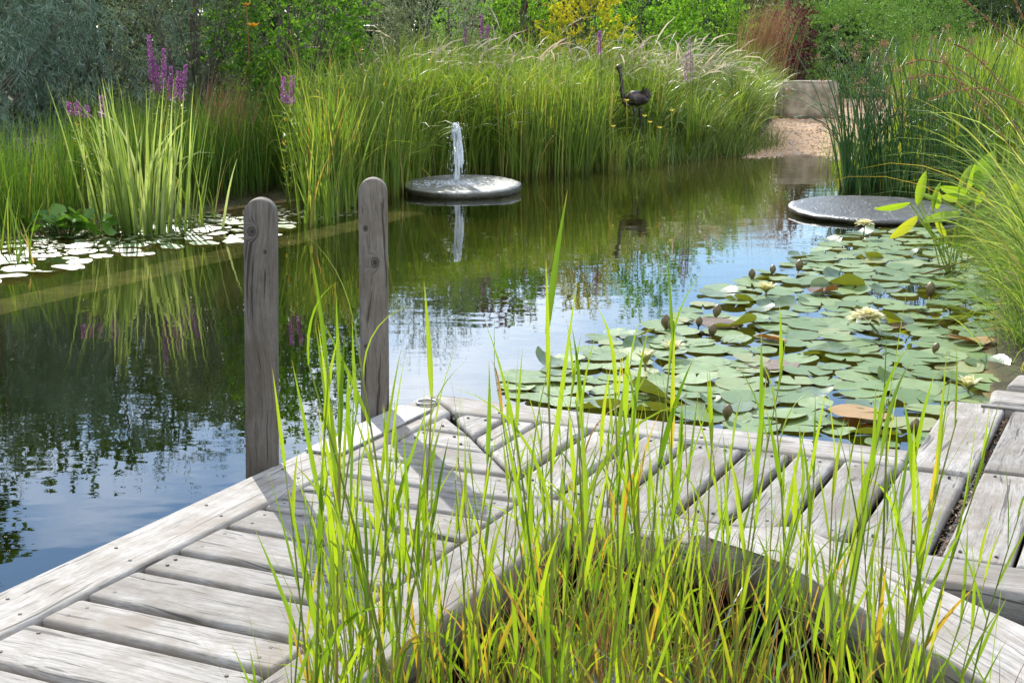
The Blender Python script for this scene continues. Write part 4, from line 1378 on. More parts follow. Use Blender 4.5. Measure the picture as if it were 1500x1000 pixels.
loosestrife((b_.x, b_.y, 0.2), spikes(21.5, [(878, 45, 0.34)]), 'single slender purple spike right of the yellow shrub', False)
b_ = atd(1008, 200, 20.8)
loosestrife((b_.x, b_.y, 0.2), spikes(20.8, [(1010, 55, 0.5), (1004, 78, 0.42), (1014, 80, 0.4)]), 'pale lilac loosestrife spikes in the bank grass right of the bird', False, 'lilac', 150)


# ------------------------------------------------------------------ shrubs and trees
def bush(name, label, cat, base, h, r, n_tw, lpt, ll, lw, mat, droop=0.2, up=0.3, tl=0.5, zc=0.55, zr=0.5, seed=1, group=None, trunk=None, shell=0.45, lobes=0.28, two=None):
    """A shrub or tree: trunk or stems, branches to the twigs, and leaves set along every twig."""
    rg = np.random.default_rng(seed)
    root = empty(name, base, label, cat, group)
    b0_ = np.array(base, float)
    d = nrm(rg.normal(size=(n_tw, 3)))
    lob = np.zeros(n_tw)
    for i in range(9):
        ax = nrm(rg.normal(size=(1, 3)))[0]
        lob += np.maximum(d @ ax, 0) ** 5 * rg.uniform(-1, 1)
    k = (shell + (1 - shell) * rg.random(n_tw) ** 0.6) * (1 + lobes * lob)
    ce = b0_ + np.array([0, 0, h * zc])
    S = ce + d * k[:, None] * np.array([r, r, h * zr])
    S[:, 2] = np.maximum(S[:, 2], b0_[2] + 0.05 * h)
    D = nrm(d * np.array([1, 1, 0.8]) + np.array([0, 0, up]) + rg.normal(0, 0.45, (n_tw, 3)))
    tlen = tl * rg.uniform(0.6, 1.3, n_tw)
    tt = rg.uniform(0.05, 1, (n_tw, lpt))
    P = S[:, None] + D[:, None] * (tlen[:, None] * tt)[..., None]
    P[..., 2] -= droop * tlen[:, None] * tt ** 2
    tan = D[:, None] + np.array([0, 0, -1.0]) * (2 * droop * tt)[..., None]
    side = nrm(np.cross(tan, rg.normal(size=(n_tw, lpt, 3))))
    ld = nrm(nrm(tan) * 0.75 + side * rg.uniform(0.4, 1.0, (n_tw, lpt, 1)))
    ld[..., 2] -= droop * 0.6
    P = P.reshape(-1, 3)
    ld = ld.reshape(-1, 3)
    m_ = len(P)
    nn = rdir(m_, 0.8)
    tone = np.clip(rg.normal(0.5, 0.16, n_tw)[:, None] + rg.normal(0, 0.17, (n_tw, lpt)), 0, 1).ravel()
    tag(Geo().add(*leaves(P, ld, nn, ll * rg.uniform(0.65, 1.25, m_), lw * rg.uniform(0.7, 1.2, m_), rnd=tone)).build('crown', mat, root, smooth=False), kind='stuff')
    # branches
    nb = min(n_tw, 70 if trunk else 46)
    sel = rg.choice(n_tw, nb, replace=False)
    K = 6
    t6 = np.linspace(0, 1, K)[None, :, None]
    if trunk:
        th, tr_ = trunk
        org = b0_ + np.array([0, 0, 1.0]) * (th * rg.uniform(0.75, 1.0, nb))[:, None]
    else:
        org = b0_ + np.column_stack([rg.normal(0, r * 0.12, (nb, 2)), np.zeros(nb)])
    end = S[sel] + D[sel] * tlen[sel][:, None] * 0.8
    mid = (org + end) / 2 + np.array([0, 0, 1.0]) * (0.08 * h) + rg.normal(0, 0.05 * h, (nb, 3))
    line = (1 - t6) ** 2 * org[:, None] + 2 * t6 * (1 - t6) * mid[:, None] + t6 ** 2 * end[:, None]
    br_ = 0.010 * (h / 2) ** 0.8
    tag(Geo().add(*tubes(line, np.linspace(1, 0.2, K) * br_ * (2.2 if trunk else 1.3), 4)).build('branch', M['bark'], root), kind='stuff')
    if trunk:
        th, tr_ = trunk
        zt = np.linspace(-0.1, h * 0.8, 9)
        ln = np.column_stack([b0_[0] + 0.05 * h * 0.3 * np.sin(zt), b0_[1] + 0 * zt, b0_[2] + zt])
        Geo().add(*tubes(ln[None], tr_ * (1.15 - zt / (h * 0.8)) ** 0.8, 10)).build('trunk', M['bark'], root)
    return root


def lm(name, a, b_, c_, trans=0.35, rough=0.45, spec=0.4, tint=(1.5, 1.5, 0.7)):
    M[name] = leaf_mat(name, [(0.1, a), (0.55, b_), (1, c_)], trans, tint, max(rough, 0.5), min(spec, 0.25))
    return M[name]


lm('willow_leaf', (0.06, 0.102, 0.076), (0.128, 0.187, 0.145), (0.272, 0.34, 0.289), 0.25, 0.62, 0.15, (1.2, 1.35, 0.9))
lm('olive_leaf', (0.08, 0.104, 0.056), (0.16, 0.192, 0.112), (0.272, 0.304, 0.208), 0.3, 0.5, 0.4)
lm('shrub_leaf', (0.036, 0.102, 0.014), (0.102, 0.232, 0.026), (0.232, 0.392, 0.043), 0.42, 0.55, 0.22)
lm('silver_leaf', (0.135, 0.165, 0.105), (0.24, 0.285, 0.195), (0.39, 0.435, 0.33), 0.35, 0.5, 0.4, (1.2, 1.25, 0.8))
lm('fresh_leaf', (0.072, 0.174, 0.017), (0.16, 0.319, 0.029), (0.29, 0.478, 0.051), 0.45, 0.35)
lm('golden_leaf', (0.30, 0.30, 0.02), (0.48, 0.46, 0.03), (0.62, 0.56, 0.05), 0.45, 0.4, 0.4, (1.25, 1.2, 0.4))
lm('maroon_leaf', (0.039, 0.01, 0.016), (0.091, 0.023, 0.033), (0.156, 0.039, 0.052), 0.3, 0.4, 0.4, (1.6, 0.8, 0.9))
lm('feathery_leaf', (0.056, 0.126, 0.021), (0.112, 0.217, 0.042), (0.196, 0.322, 0.07), 0.35, 0.5)
lm('dark_leaf', (0.014, 0.036, 0.012), (0.036, 0.072, 0.022), (0.072, 0.12, 0.036), 0.25, 0.45)
lm('tree_leaf', (0.025, 0.055, 0.012), (0.055, 0.105, 0.02), (0.1, 0.17, 0.03), 0.35, 0.4)


def gb(px, d, z=None):
    """A spot on the ground at distance d in the direction of pixel column px."""
    q = atd(px, 300, d)
    zt = terrain_z(np.array([[q.x, d]]))[0] if z is None else z
    return (q.x, d, float(zt))


# left: big silver willow thicket, two plants
bush('willow_shrub', 'big blue grey willow shrub with drooping narrow leaves at the far left', 'shrub', gb(-60, 18.6), 4.0, 2.2, 1700, 15, 0.12, 0.014, M['willow_leaf'], 0.55, 0.0, 0.5, 0.5, 0.5, 1, 'willow shrubs on the left bank', lobes=0.5)
bush('willow_shrub', 'second grey green willow shrub directly behind the purple loosestrife', 'shrub', gb(150, 20.2), 3.8, 1.5, 1700, 15, 0.11, 0.014, M['willow_leaf'], 0.45, 0.1, 0.5, 0.5, 0.5, 2, 'willow shrubs on the left bank', lobes=0.5)
bush('olive_shrub', 'fine leaved dark olive grey shrub between the willow and the leafy shrub', 'shrub', gb(290, 19.6), 3.2, 0.95, 1500, 16, 0.035, 0.014, M['olive_leaf'], 0.1, 0.5, 0.45, 0.5, 0.5, 3)
bush('leafy_shrub', 'dense glossy green leafy shrub near the orange flowers', 'shrub', gb(428, 20.0), 3.4, 1.05, 900, 12, 0.085, 0.042, M['shrub_leaf'], 0.2, 0.2, 0.4, 0.55, 0.5, 4)
bush('grey_shrub', 'airy grey green shrub right of the glossy leafy shrub', 'shrub', gb(520, 22.5), 2.8, 0.85, 900, 13, 0.05, 0.02, M['olive_leaf'], 0.2, 0.4, 0.45, 0.5, 0.5, 5)
bush('silver_shrub', 'pale silver grey bush with thin upright twigs above the reeds', 'shrub', gb(632, 23.2), 2.7, 0.75, 1300, 15, 0.045, 0.012, M['silver_leaf'], 0.1, 0.8, 0.5, 0.55, 0.5, 6)
bush('leafy_shrub', 'small bright green leafy shrub right of the silver bush', 'shrub', gb(695, 25.5), 2.6, 0.5, 360, 12, 0.08, 0.04, M['fresh_leaf'], 0.2, 0.3, 0.35, 0.55, 0.5, 7)
bush('maroon_shrub', 'dark maroon leaved shrub behind the bright leafy shrub', 'shrub', gb(745, 28.5), 3.2, 0.9, 500, 12, 0.09, 0.05, M['maroon_leaf'], 0.2, 0.2, 0.4, 0.55, 0.5, 8)
bush('leafy_shrub', 'green shrub with upright shoots left of the yellow shrub', 'shrub', gb(768, 26.0), 2.5, 0.5, 360, 13, 0.08, 0.03, M['fresh_leaf'], 0.1, 0.8, 0.5, 0.55, 0.5, 9)
bush('golden_shrub', 'bright golden yellow leaved shrub at the top of the bank', 'shrub', gb(852, 25.0), 2.55, 0.55, 300, 13, 0.075, 0.04, M['golden_leaf'], 0.1, 0.4, 0.35, 0.62, 0.42, 10)
bush('leafy_shrub', 'broad sunlit green shrub right of the golden shrub', 'shrub', gb(940, 27.5), 2.5, 1.0, 800, 13, 0.09, 0.045, M['fresh_leaf'], 0.2, 0.3, 0.45, 0.55, 0.5, 12)
bush('leafy_shrub', 'light green rounded shrub left of the tall plumed grass', 'shrub', gb(1030, 33.0), 2.45, 1.0, 760, 13, 0.085, 0.04, M['fresh_leaf'], 0.2, 0.3, 0.45, 0.55, 0.5, 13)
bush('maroon_shrub', 'small maroon shrub between the plumed grass and the feathery bush', 'shrub', gb(1150, 34.0), 2.4, 0.4, 320, 12, 0.07, 0.04, M['maroon_leaf'], 0.2, 0.2, 0.3, 0.55, 0.5, 14)
bush('feathery_bush', 'large soft feathery green bush behind the granite block', 'shrub', gb(1235, 36.0), 2.75, 2.2, 2300, 15, 0.075, 0.022, M['feathery_leaf'], 0.2, 0.3, 0.5, 0.48, 0.5, 15)
bush('feathery_bush', 'smaller darker feathery bush right of the large one beyond the lawn', 'shrub', gb(1345, 40.0), 2.9, 1.2, 1200, 14, 0.08, 0.025, M['feathery_leaf'], 0.2, 0.3, 0.5, 0.48, 0.5, 16)
# dark hedge of evergreens that closes the view
for i, (px, d, h, r) in enumerate(((60, 26, 5.2, 2.7), (330, 27, 4.6, 2.2), (560, 31, 3.3, 2.0), (700, 33, 3.4, 2.2), (830, 34, 3.2, 2.2), (960, 36, 2.7, 2.3), (1090, 40, 2.7, 2.4), (1400, 46, 3.6, 3.0), (1530, 44, 4.0, 3.0))):
    bush('evergreen_shrub', ('tall dark evergreen behind the silver willow', 'dark evergreen behind the olive grey shrub', 'dark evergreen behind the airy grey shrub', 'dark evergreen behind the maroon shrub', 'dark evergreen behind the golden shrub',
                             'dark evergreen behind the broad sunlit shrub', 'dark evergreen behind the plumed grass', 'dark evergreen in shadow beyond the lawn', 'dark evergreen beyond the right bank reeds')[i], 'shrub', gb(px, d), h, r, 900, 12, 0.12, 0.05,
         M['dark_leaf'], 0.2, 0.3, 0.5, 0.5, 0.5, 30 + i, 'dark evergreens behind the garden')
for i in range(14):
    bush('hedge_tree', 'dark hedge tree in the closed row far behind the garden', 'hedge', gb(-120 + i * 140, 50 + (i % 3)), 3.0, 2.6, 700, 11, 0.26, 0.13, M['dark_leaf'], 0.2, 0.3, 0.5, 0.48, 0.5, 90 + i, 'row of hedge trees far behind')
# trees whose crowns stand above the frame and show in the water
tr_spec = ((-250, 24, 7.6, 2.0, 'tree with a crown on a clear trunk beyond the left bank'), (-10, 32, 6.6, 2.6, 'dark tree behind the left willow'), (170, 36, 8.4, 2.9, 'tallest tree on the left, behind the willow thicket'), (340, 42, 9.0, 2.2, 'slender tree behind the leafy shrub'),
           (520, 48, 5.6, 2.0, 'rounded tree behind the airy grey shrub'), (680, 52, 7.6, 2.2, 'broad tree far behind the fountain'), (840, 56, 6.4, 2.0, 'rounded tree far behind the golden shrub'), (985, 62, 4.6, 2.2, 'low spreading tree far behind the bank grass'),
           (1180, 68, 3.6, 2.6, 'distant low tree beyond the feathery bush'), (1370, 62, 4.2, 3.0, 'distant dark tree beyond the lawn'), (1560, 56, 6.6, 3.2, 'distant tree behind the right bank'))
for i, (px, d, h, r, lab) in enumerate(tr_spec):
    bush('garden_tree', lab, 'tree', gb(px, d), h, r, 1100, 12, 0.24, 0.12, M['tree_leaf'], 0.25, 0.2, 0.8, 0.62 if i else 0.86, 0.40 if i else 0.17, 60 + i, 'trees around the pond', trunk=(h * 0.4, 0.16), lobes=0.5, shell=0.3)

# ------------------------------------------------------------------ water lilies


def pad_mesh(seed, curl=0.0, notch=0.22, wavy=0.03, seg=26):
    rg = np.random.default_rng(seed)
    an = np.linspace(notch / 2, 2 * math.pi - notch / 2, seg)
    rad = [0.0, 0.35, 0.7, 0.93, 1.0]
    out_r = 1 + 0.035 * np.sin(an * 3 + rg.uniform(0, 6)) + 0.02 * np.sin(an * 7 + rg.uniform(0, 6))
    V = [[0, 0, 0]]
    ph = rg.uniform(0, 6.28, 3)
    for r in rad[1:]:
        for a, q in zip(an, out_r):
            x, y = r * q * math.cos(a), r * q * math.sin(a)
            z = wavy * r ** 2 * (math.sin(a * 2 + ph[0]) * 0.5 + math.sin(a * 5 + ph[1]) * 0.5) + 0.03 * (r >= 0.93) * (0.5 + 0.5 * math.sin(a * 4 + ph[2]))
            if curl:
                c = x * math.cos(ph[0]) + y * math.sin(ph[0])
                s = max(c - 0.05, 0)
                z += curl * s ** 1.6
                k = min(curl * s * 0.45, 0.6)
                x -= math.cos(ph[0]) * s * k
                y -= math.sin(ph[0]) * s * k
            V.append([x, y, z])
    F = [np.array([(0, 1 + j, 2 + j) for j in range(seg - 1)])]
    q = []
    for l in range(3):
        for j in range(seg - 1):
            a = 1 + l * seg + j
            q.append((a, a + seg, a + seg + 1, a + 1))
    F.append(np.array(q))
    rt = np.zeros((len(V), 3))
    rt[1:, 0] = np.tile(an / 6.2832, 4)
    rt[1:, 1] = np.repeat(rad[1:], seg)
    return Geo().add(np.array(V), F, rt)


def pad_mat(name, stops, under, rough=0.48, coat=0.16, trans=0.16):
    m, t, out = new_mat(name)
    r = attr(t)
    oi = N(t, 'ShaderNodeObjectInfo')
    c = ramp(t, stops, oi.outputs['Random']).outputs[0]
    tcn = N(t, 'ShaderNodeTexCoord')
    nz = N(t, 'ShaderNodeTexNoise', ins={'Scale': 3.0, 'Detail': 5.0, 'Roughness': 0.6})
    t.links.new(tcn.outputs['Object'], nz.inputs['Vector'])
    c = mixc(t, mth(t, 'MULTIPLY', ramp(t, [(0.4, 0.0), (0.68, 1.0)], nz.outputs[0]).outputs[0], 0.30), c, (0.22, 0.23, 0.10))
    vein = mth(t, 'ABSOLUTE', mth(t, 'SINE', mth(t, 'MULTIPLY', r[0], 3.14159 * 17)))
    vf = ramp(t, [(0.02, 0.55), (0.12, 0.0)], vein).outputs[0]
    c = mixc(t, vf, c, (0.26, 0.30, 0.14))
    edge = ramp(t, [(0.95, 0.0), (1.0, 0.6)], r[1]).outputs[0]
    c = mixc(t, edge, c, (0.22, 0.12, 0.06))
    ge = N(t, 'ShaderNodeNewGeometry')
    c = mixc(t, ge.outputs['Backfacing'], c, under)
    p = N(t, 'ShaderNodeBsdfPrincipled', ins={'Roughness': rough, 'Specular IOR Level': 0.4, 'Coat Weight': coat, 'Coat Roughness': 0.3})
    t.links.new(c, p.inputs['Base Color'])
    b = N(t, 'ShaderNodeBump', ins={'Strength': 0.25, 'Distance': 0.02})
    t.links.new(mth(t, 'SUBTRACT', nz.outputs[0], mth(t, 'MULTIPLY', vf, 0.4)), b.inputs['Height'])
    t.links.new(b.outputs[0], p.inputs['Normal'])
    tl = N(t, 'ShaderNodeBsdfTranslucent')
    t.links.new(mixc(t, 1.0, c, (1.5, 1.5, 0.6), 'MULTIPLY'), tl.inputs[0])
    mx = N(t, 'ShaderNodeMixShader')
    mx.inputs[0].default_value = trans
    t.links.new(p.outputs[0], mx.inputs[1])
    t.links.new(tl.outputs[0], mx.inputs[2])
    t.links.new(mx.outputs[0], out.inputs['Surface'])
    M[name] = m
    return m


pad_mat('lily_pad', [(0, (0.10, 0.185, 0.05)), (0.5, (0.16, 0.26, 0.08)), (0.85, (0.22, 0.31, 0.11)), (1, (0.28, 0.29, 0.11))], (0.22, 0.22, 0.06))
pad_mat('bronze_pad', [(0, (0.16, 0.085, 0.055)), (0.6, (0.22, 0.15, 0.09)), (1, (0.26, 0.20, 0.11))], (0.20, 0.09, 0.05))
pad_mat('old_pad', [(0, (0.42, 0.22, 0.06)), (1, (0.45, 0.30, 0.12))], (0.30, 0.12, 0.04))
pad_mat('curled_pad', [(0, (0.08, 0.15, 0.06)), (1, (0.15, 0.22, 0.09))], (0.16, 0.18, 0.03), 0.38, 0.35, 0.25)
pad_mat('glossy_pad', [(0, (0.12, 0.17, 0.09)), (1, (0.18, 0.23, 0.12))], (0.2, 0.2, 0.08), 0.40, 0.45, 0.12)
pads = [pad_mesh(s).mesh('lily_pad') for s in range(10)]
curls = [pad_mesh(20 + s, curl=c, wavy=0.06).mesh('curled_pad') for s, c in enumerate((0.25, 0.4, 0.55, 0.3, 0.75, 0.45))]


def with_mat(me, mat):
    k = me.copy()
    k.materials.append(mat)
    return k


PADS = {k: [with_mat(q, M[k]) for q in pads] for k in ('lily_pad', 'bronze_pad', 'old_pad', 'glossy_pad')}
CURL = {k: [with_mat(q, M[k]) for q in curls] for k in ('curled_pad', 'old_pad', 'bronze_pad')}


def put_pad(me, p, r, label, group, tilt=0.03, z=None, name='lily_pad'):
    o = bpy.data.objects.new(name, me)
    COL.objects.link(o)
    o.location = (p[0], p[1], RNG.uniform(0.004, 0.02) if z is None else z)
    o.rotation_euler = (RNG.normal(0, tilt), RNG.normal(0, tilt), RNG.uniform(0, 6.28))
    o.scale = (r, r * RNG.uniform(0.92, 1.0), r)
    return tag(o, label, 'lily pad', group)


LP = np.array([at(*q)[:2] for q in ((728, 578), (790, 548), (850, 512), (905, 486), (985, 472), (1030, 448), (1062, 424), (1100, 408), (1150, 395), (1165, 380), (1210, 352), (1290, 335), (1345, 336), (1420, 385), (1455, 430), (1450, 500), (1455, 575), (1420, 610), (1370, 660), (1100, 630), (800, 592))])
cand = np.column_stack([RNG.uniform(LP[:, 0].min(), LP[:, 0].max(), 5000), RNG.uniform(LP[:, 1].min(), LP[:, 1].max(), 5000)])
cand = cand[sdist(cand, LP) > -0.02]
deckd = np.array([W(0.03, -1)[:2], W(0.03, 2.2)[:2]])
e1v = np.array([E1.x, E1.y])
e2v = np.array([E2.x, E2.y])
cn_ = np.array([CORNER.x, CORNER.y])
cu = (cand - cn_) @ e1v
cv = (cand - cn_) @ e2v
cand = cand[~((cu < 0.12) & (cv < 2.5)) & ~((cv > 2.12) & (cu < 1.1))]
sel = []
for q in cand:
    rmin = 0.148 if q[1] < 9.5 else 0.172
    if all((q[0] - s[0]) ** 2 + (q[1] - s[1]) ** 2 > rmin ** 2 for s in sel):
        sel.append(q)
print('pads', len(sel))
MARKS = [(*at(px, py)[:2], s) for px, py, s in ((760, 580, 'at the near left end of the patch'), (860, 590, 'along the deck near the patch tip'), (985, 610, 'along the middle of the deck border'), (1130, 625, 'along the deck near the brown bud'), (1258, 612, 'round the decaying pad at the deck'),
         (1390, 600, 'by the corner of the landing boards'), (965, 540, 'round the two white cupped flowers'), (890, 515, 'at the outer rim left of the cupped flowers'), (985, 490, 'round the pair of dark rim buds'), (1045, 470, 'round the tall rim bud'), (1060, 540, 'right of the cupped flowers'),
         (1120, 436, 'round the half open flower'), (1130, 500, 'round the rusty rolled pad'), (1200, 432, 'round the dark red upturned pad'), (1268, 492, 'round the largest flower'), (1190, 550, 'below the rusty rolled pad'), (1310, 550, 'below the largest flower'), (1415, 505, 'round the yellow brown pad'), (1350, 470, 'right of the largest flower'),
         (1265, 350, 'under the high cream flower'), (1185, 375, 'at the far rim before the open water'), (1330, 345, 'close to the dark stone slab'), (1250, 400, 'between the high and the largest flower'), (1340, 400, 'round the reddish fallen stem'), (1420, 440, 'under the overhanging sedge'))]
for i, q in enumerate(sel):
    if RNG.random() < 0.02 and sdist(q[None], LP)[0] < 1.2:
        continue
    r = RNG.uniform(0.085, 0.165)
    uq, vq = (q - cn_) @ e1v, (q - cn_) @ e2v
    wh = min(MARKS, key=lambda k_: (q[0] - k_[0]) ** 2 + (q[1] - k_[1]) ** 2)[2]
    sz_ = 'small' if r < 0.108 else 'large' if r > 0.142 else 'medium'
    k = RNG.random()
    if k < 0.05:
        put_pad(random.choice(PADS['bronze_pad']), q, r, f'{sz_} bronze tinged lily pad {wh}', f'{sz_} bronze pads {wh}')
    elif k < 0.20:
        put_pad(random.choice(CURL['curled_pad']), q, r, f'{sz_} green lily pad with curled edge {wh}', f'{sz_} curled pads {wh}', 0.06)
    else:
        put_pad(random.choice(PADS['lily_pad']), q, r, f'{sz_} flat grey green lily pad {wh}', f'{sz_} flat pads {wh}', 0.05)
for (px, py, me, r, lab) in ((1258, 612, PADS['old_pad'][1], 0.16, 'orange brown decaying lily pad close to the deck edge'), (1130, 503, CURL['old_pad'][1], 0.10, 'rusty orange rolled up lily pad in the middle of the patch'),
                             (1420, 505, CURL['old_pad'][3], 0.15, 'yellow brown upturned lily pad below the sedge'), (1205, 432, CURL['bronze_pad'][2], 0.12, 'dark reddish upturned pad beside the half open flower'),
                             (1050, 480, PADS['bronze_pad'][3], 0.15, 'wide reddish pad at the outer rim of the patch')):
    put_pad(me, at(px, py), r, lab, None, 0.05, 0.03)
# pads on the left, glaring in the sun
n_l = 0
sel = []
for _ in range(900):
    px = RNG.uniform(-40, 420)
    f_ = (px + 40) / 460
    py = RNG.uniform(352 - 52 * f_, 418 - 72 * f_)
    q = at(px, py)
    if all((q.x - s[0]) ** 2 + (q.y - s[1]) ** 2 > 0.21 ** 2 for s in sel):
        sel.append((q.x, q.y))
for q in sel[:60]:
    put_pad(random.choice(PADS['glossy_pad' if RNG.random() < 0.5 else 'lily_pad']), q, RNG.uniform(0.07, 0.15), *(('sunlit shiny lily pad in the far part of the left shore near the posts', 'sunlit lily pads near the posts') if q[1] > 13.2 else ('sunlit shiny lily pad in front of the sweet flag clump', 'sunlit lily pads before the sweet flag') if q[0] > -4.4 else ('sunlit shiny lily pad at the left edge before the rushes', 'sunlit lily pads at the left edge')), 0.035)
# small floating leaves between them
n = 900
px = RNG.uniform(-60, 520, n)
f_ = (px + 60) / 580
py = RNG.uniform(0, 1, n)
pts = np.array([at(a, (356 - 62 * b_) + c_ * (42 - 20 * b_)) for a, b_, c_ in zip(px, f_, py)])
pts[:, 2] = 0.004
an = np.linspace(0, 6.283, 6, endpoint=False)
rr = RNG.uniform(0.012, 0.045, n)
V = np.zeros((n, 6, 3))
V[..., 0] = np.cos(an) * rr[:, None]
V[..., 1] = np.sin(an) * rr[:, None]
V[..., 2] = (RNG.normal(0, 0.06, n)[:, None] * V[..., 0] + RNG.normal(0, 0.06, n)[:, None] * V[..., 1]) + 0.002
V += pts[:, None]
g = Geo().add(V.reshape(-1, 3), np.arange(n * 6).reshape(n, 6))
tag(g.build('floating_leaves', M['glossy_pad']), 'small floating leaves strewn between the left lily pads', kind='stuff')

# flowers and buds
M['petal'] = leaf_mat('lily_petal', [(0, (0.72, 0.66, 0.34)), (0.5, (0.80, 0.75, 0.50)), (1, (0.80, 0.76, 0.68))], trans=0.35, tint=(1.05, 1.05, 0.85), rough=0.5)
M['sepal'] = leaf_mat('lily_sepal', [(0, (0.16, 0.17, 0.04)), (1, (0.26, 0.24, 0.07))], trans=0.3)
M['stamen'] = leaf_mat('lily_stamen', [(0, (0.70, 0.48, 0.06)), (1, (0.78, 0.60, 0.12))], trans=0.2)


def petal_geo(L, w, cup, open_, a, seed):
    """One boat-shaped petal from the centre outwards; open_ angle above the horizontal."""
    k, j = 6, 3
    V = []
    for i in range(k):
        t_ = i / (k - 1)
        el = open_ + (0.35 - 0.5 * t_) * cup
        x = L * t_ * math.cos(el)
        z = L * t_ * math.sin(el)
        ww = w * math.sin(math.pi * (0.12 + 0.86 * t_)) * (1 if t_ < 0.98 else 0.3)
        for s_ in (-1, 0, 1):
            V.append((x, s_ * ww / 2, z + (abs(s_) * ww * 0.28)))
    V = np.array(V)
    R = np.array([[math.cos(a), -math.sin(a), 0], [math.sin(a), math.cos(a), 0], [0, 0, 1]])
    rt = np.full((len(V), 3), RNG.random())
    rt[:, 1] = np.repeat(np.linspace(0, 1, k), j)
    return Geo().add(V @ R.T, grid_faces(k, j, 1), rt)


def lily(px, py, hz, L, rings, label, lean=(0, 0), open0=0.25, sep=True):
    q = at(px, py)
    root = empty('water_lily', (q.x, q.y, hz), label, 'water lily', 'water lily flowers')
    off = np.array([q.x, q.y, hz])

    def emit(gg, nm, mt):
        gg.v = [v + off for v in gg.v]
        gg.build(nm, mt, root)
    for i, n_ in enumerate(rings):
        for k in range(n_):
            a = (k + 0.5 * (i % 2)) / n_ * 6.283 + RNG.normal(0, 0.06)
            emit(petal_geo(L * (1 - 0.11 * i) * RNG.uniform(0.93, 1.05), L * 0.40, 0.7, open0 + i * 0.33 + RNG.normal(0, 0.05), a, k), 'petal', M['petal'])
    if sep:
        for k in range(4):
            emit(petal_geo(L * 1.02, L * 0.36, 0.6, open0 - 0.22, k * 1.57 + 0.4, k), 'sepal', M['sepal'])
    n_ = 26
    a_ = U(n_)
    emit(Geo().add(*leaves(np.zeros((n_, 3)), np.column_stack([np.cos(a_) * .6, np.sin(a_) * .6, np.ones(n_)]), rdir(n_), L * 0.38, L * 0.07)), 'stamens', M['stamen'])
    root.children[-1]['kind'] = 'stuff'
    Geo().add(*tubes(np.array([[(q.x + lean[0], q.y + lean[1], -0.12), (q.x + lean[0] * 0.6, q.y + lean[1] * .6, hz * 0.4), (q.x, q.y, hz + 0.004)]]), 0.007, 6)).build('stem', M['sepal'], root)


lily(1265, 350, 0.125, 0.105, (10, 9, 7), 'cream water lily held high on its stem in front of the dark stone slab')
lily(1268, 492, 0.10, 0.135, (11, 10, 8, 6), 'largest cream water lily in the middle of the pads', (0.10, -0.10), 0.2)
lily(1122, 436, 0.035, 0.115, (6, 5), 'half open water lily at the outer tip of the pads', (0, 0), 0.75)
lily(985, 527, 0.04, 0.105, (8, 6, 4), 'white cupped water lily near the reeds tips, beside a narrower one', (0, 0), 0.8)
lily(945, 545, 0.04, 0.105, (5, 4), 'narrow just opening water lily left of the white cupped one', (0, 0), 1.15)
lily(1418, 580, 0.03, 0.10, (6, 5, 4), 'yellowish water lily at the corner of the landing boards', (0, 0), 0.85)


def bud_geo():
    prof = [(0.0, 0.0), (0.35, 0.05), (0.8, 0.28), (1.0, 0.5), (0.85, 0.74), (0.45, 0.92), (0.05, 1.02)]
    k = 8
    an = np.linspace(0, 6.2832, k, endpoint=False)
    V = np.concatenate([np.column_stack([r * (1 + 0.12 * np.cos(an * 4)) * np.cos(an) * 0.30, r * (1 + 0.12 * np.cos(an * 4)) * np.sin(an) * 0.30, np.full(k, z)]) for r, z in prof])
    F = [(l * k + j, l * k + (j + 1) % k, (l + 1) * k + (j + 1) % k, (l + 1) * k + j) for l in range(len(prof) - 1) for j in range(k)]
    return Geo().add(V, np.array(F))


M['bud'] = plain_mat('lily_bud', (0.10, 0.10, 0.03), 0.45, noise=((0.14, 0.07, 0.03), 14))
bud_me = bud_geo().mesh('lily_bud')
bud_me.materials.append(M['bud'])
stk = Geo().add(*tubes(np.array([[(0, 0, -1.0), (0.01, 0, -0.5), (0, 0, 0.03)]]), 0.07, 5)).mesh('stalk')
stk.materials.append(M['bud'])
for i, (px, py, hpx, lab) in enumerate(((1102, 412, 16, 'pointed bud left of the half open flower, first of a pair'), (1131, 404, 14, 'pointed bud right behind the half open flower'), (1169, 400, 18, 'larger bud standing alone right of the pair of buds'),
                                        (1048, 468, 20, 'tall dark bud at the outer rim of the patch'), (1042, 496, 20, 'dark bud just below the tall rim bud'), (976, 486, 24, 'dark bud leaning among reddish pads at the left rim'),
                                        (986, 490, 20, 'second dark bud touching the leaning one at the left rim'), (1125, 560, 20, 'bud among curled pads in front of the rusty rolled leaf'), (1340, 642, 26, 'large bud beside the deck edge and landing board'),
                                        (1367, 520, 16, 'small bud near the yellow brown upturned pad'), (1023, 482, 16, 'small bud between the two rim buds and the left pair'), (1063, 618, 24, 'brown bud close to the border board'), (1362, 438, 22, 'brown bud under the overhanging sedge'))):
    q = at(px, py)
    root = bpy.data.objects.new('lily_bud', bud_me)
    COL.objects.link(root)
    d = math.hypot(q.x, q.y)
    s = hpx / FPX * d
    root.location = (q.x, q.y, 0.015)
    root.scale = (s, s, s)
    root.rotation_euler = (RNG.normal(0, 0.12), RNG.normal(0, 0.15), 0)
    tag(root, lab, 'lily bud', 'water lily buds')
    k = bpy.data.objects.new('stalk', stk)
    COL.objects.link(k)
    k.parent = root

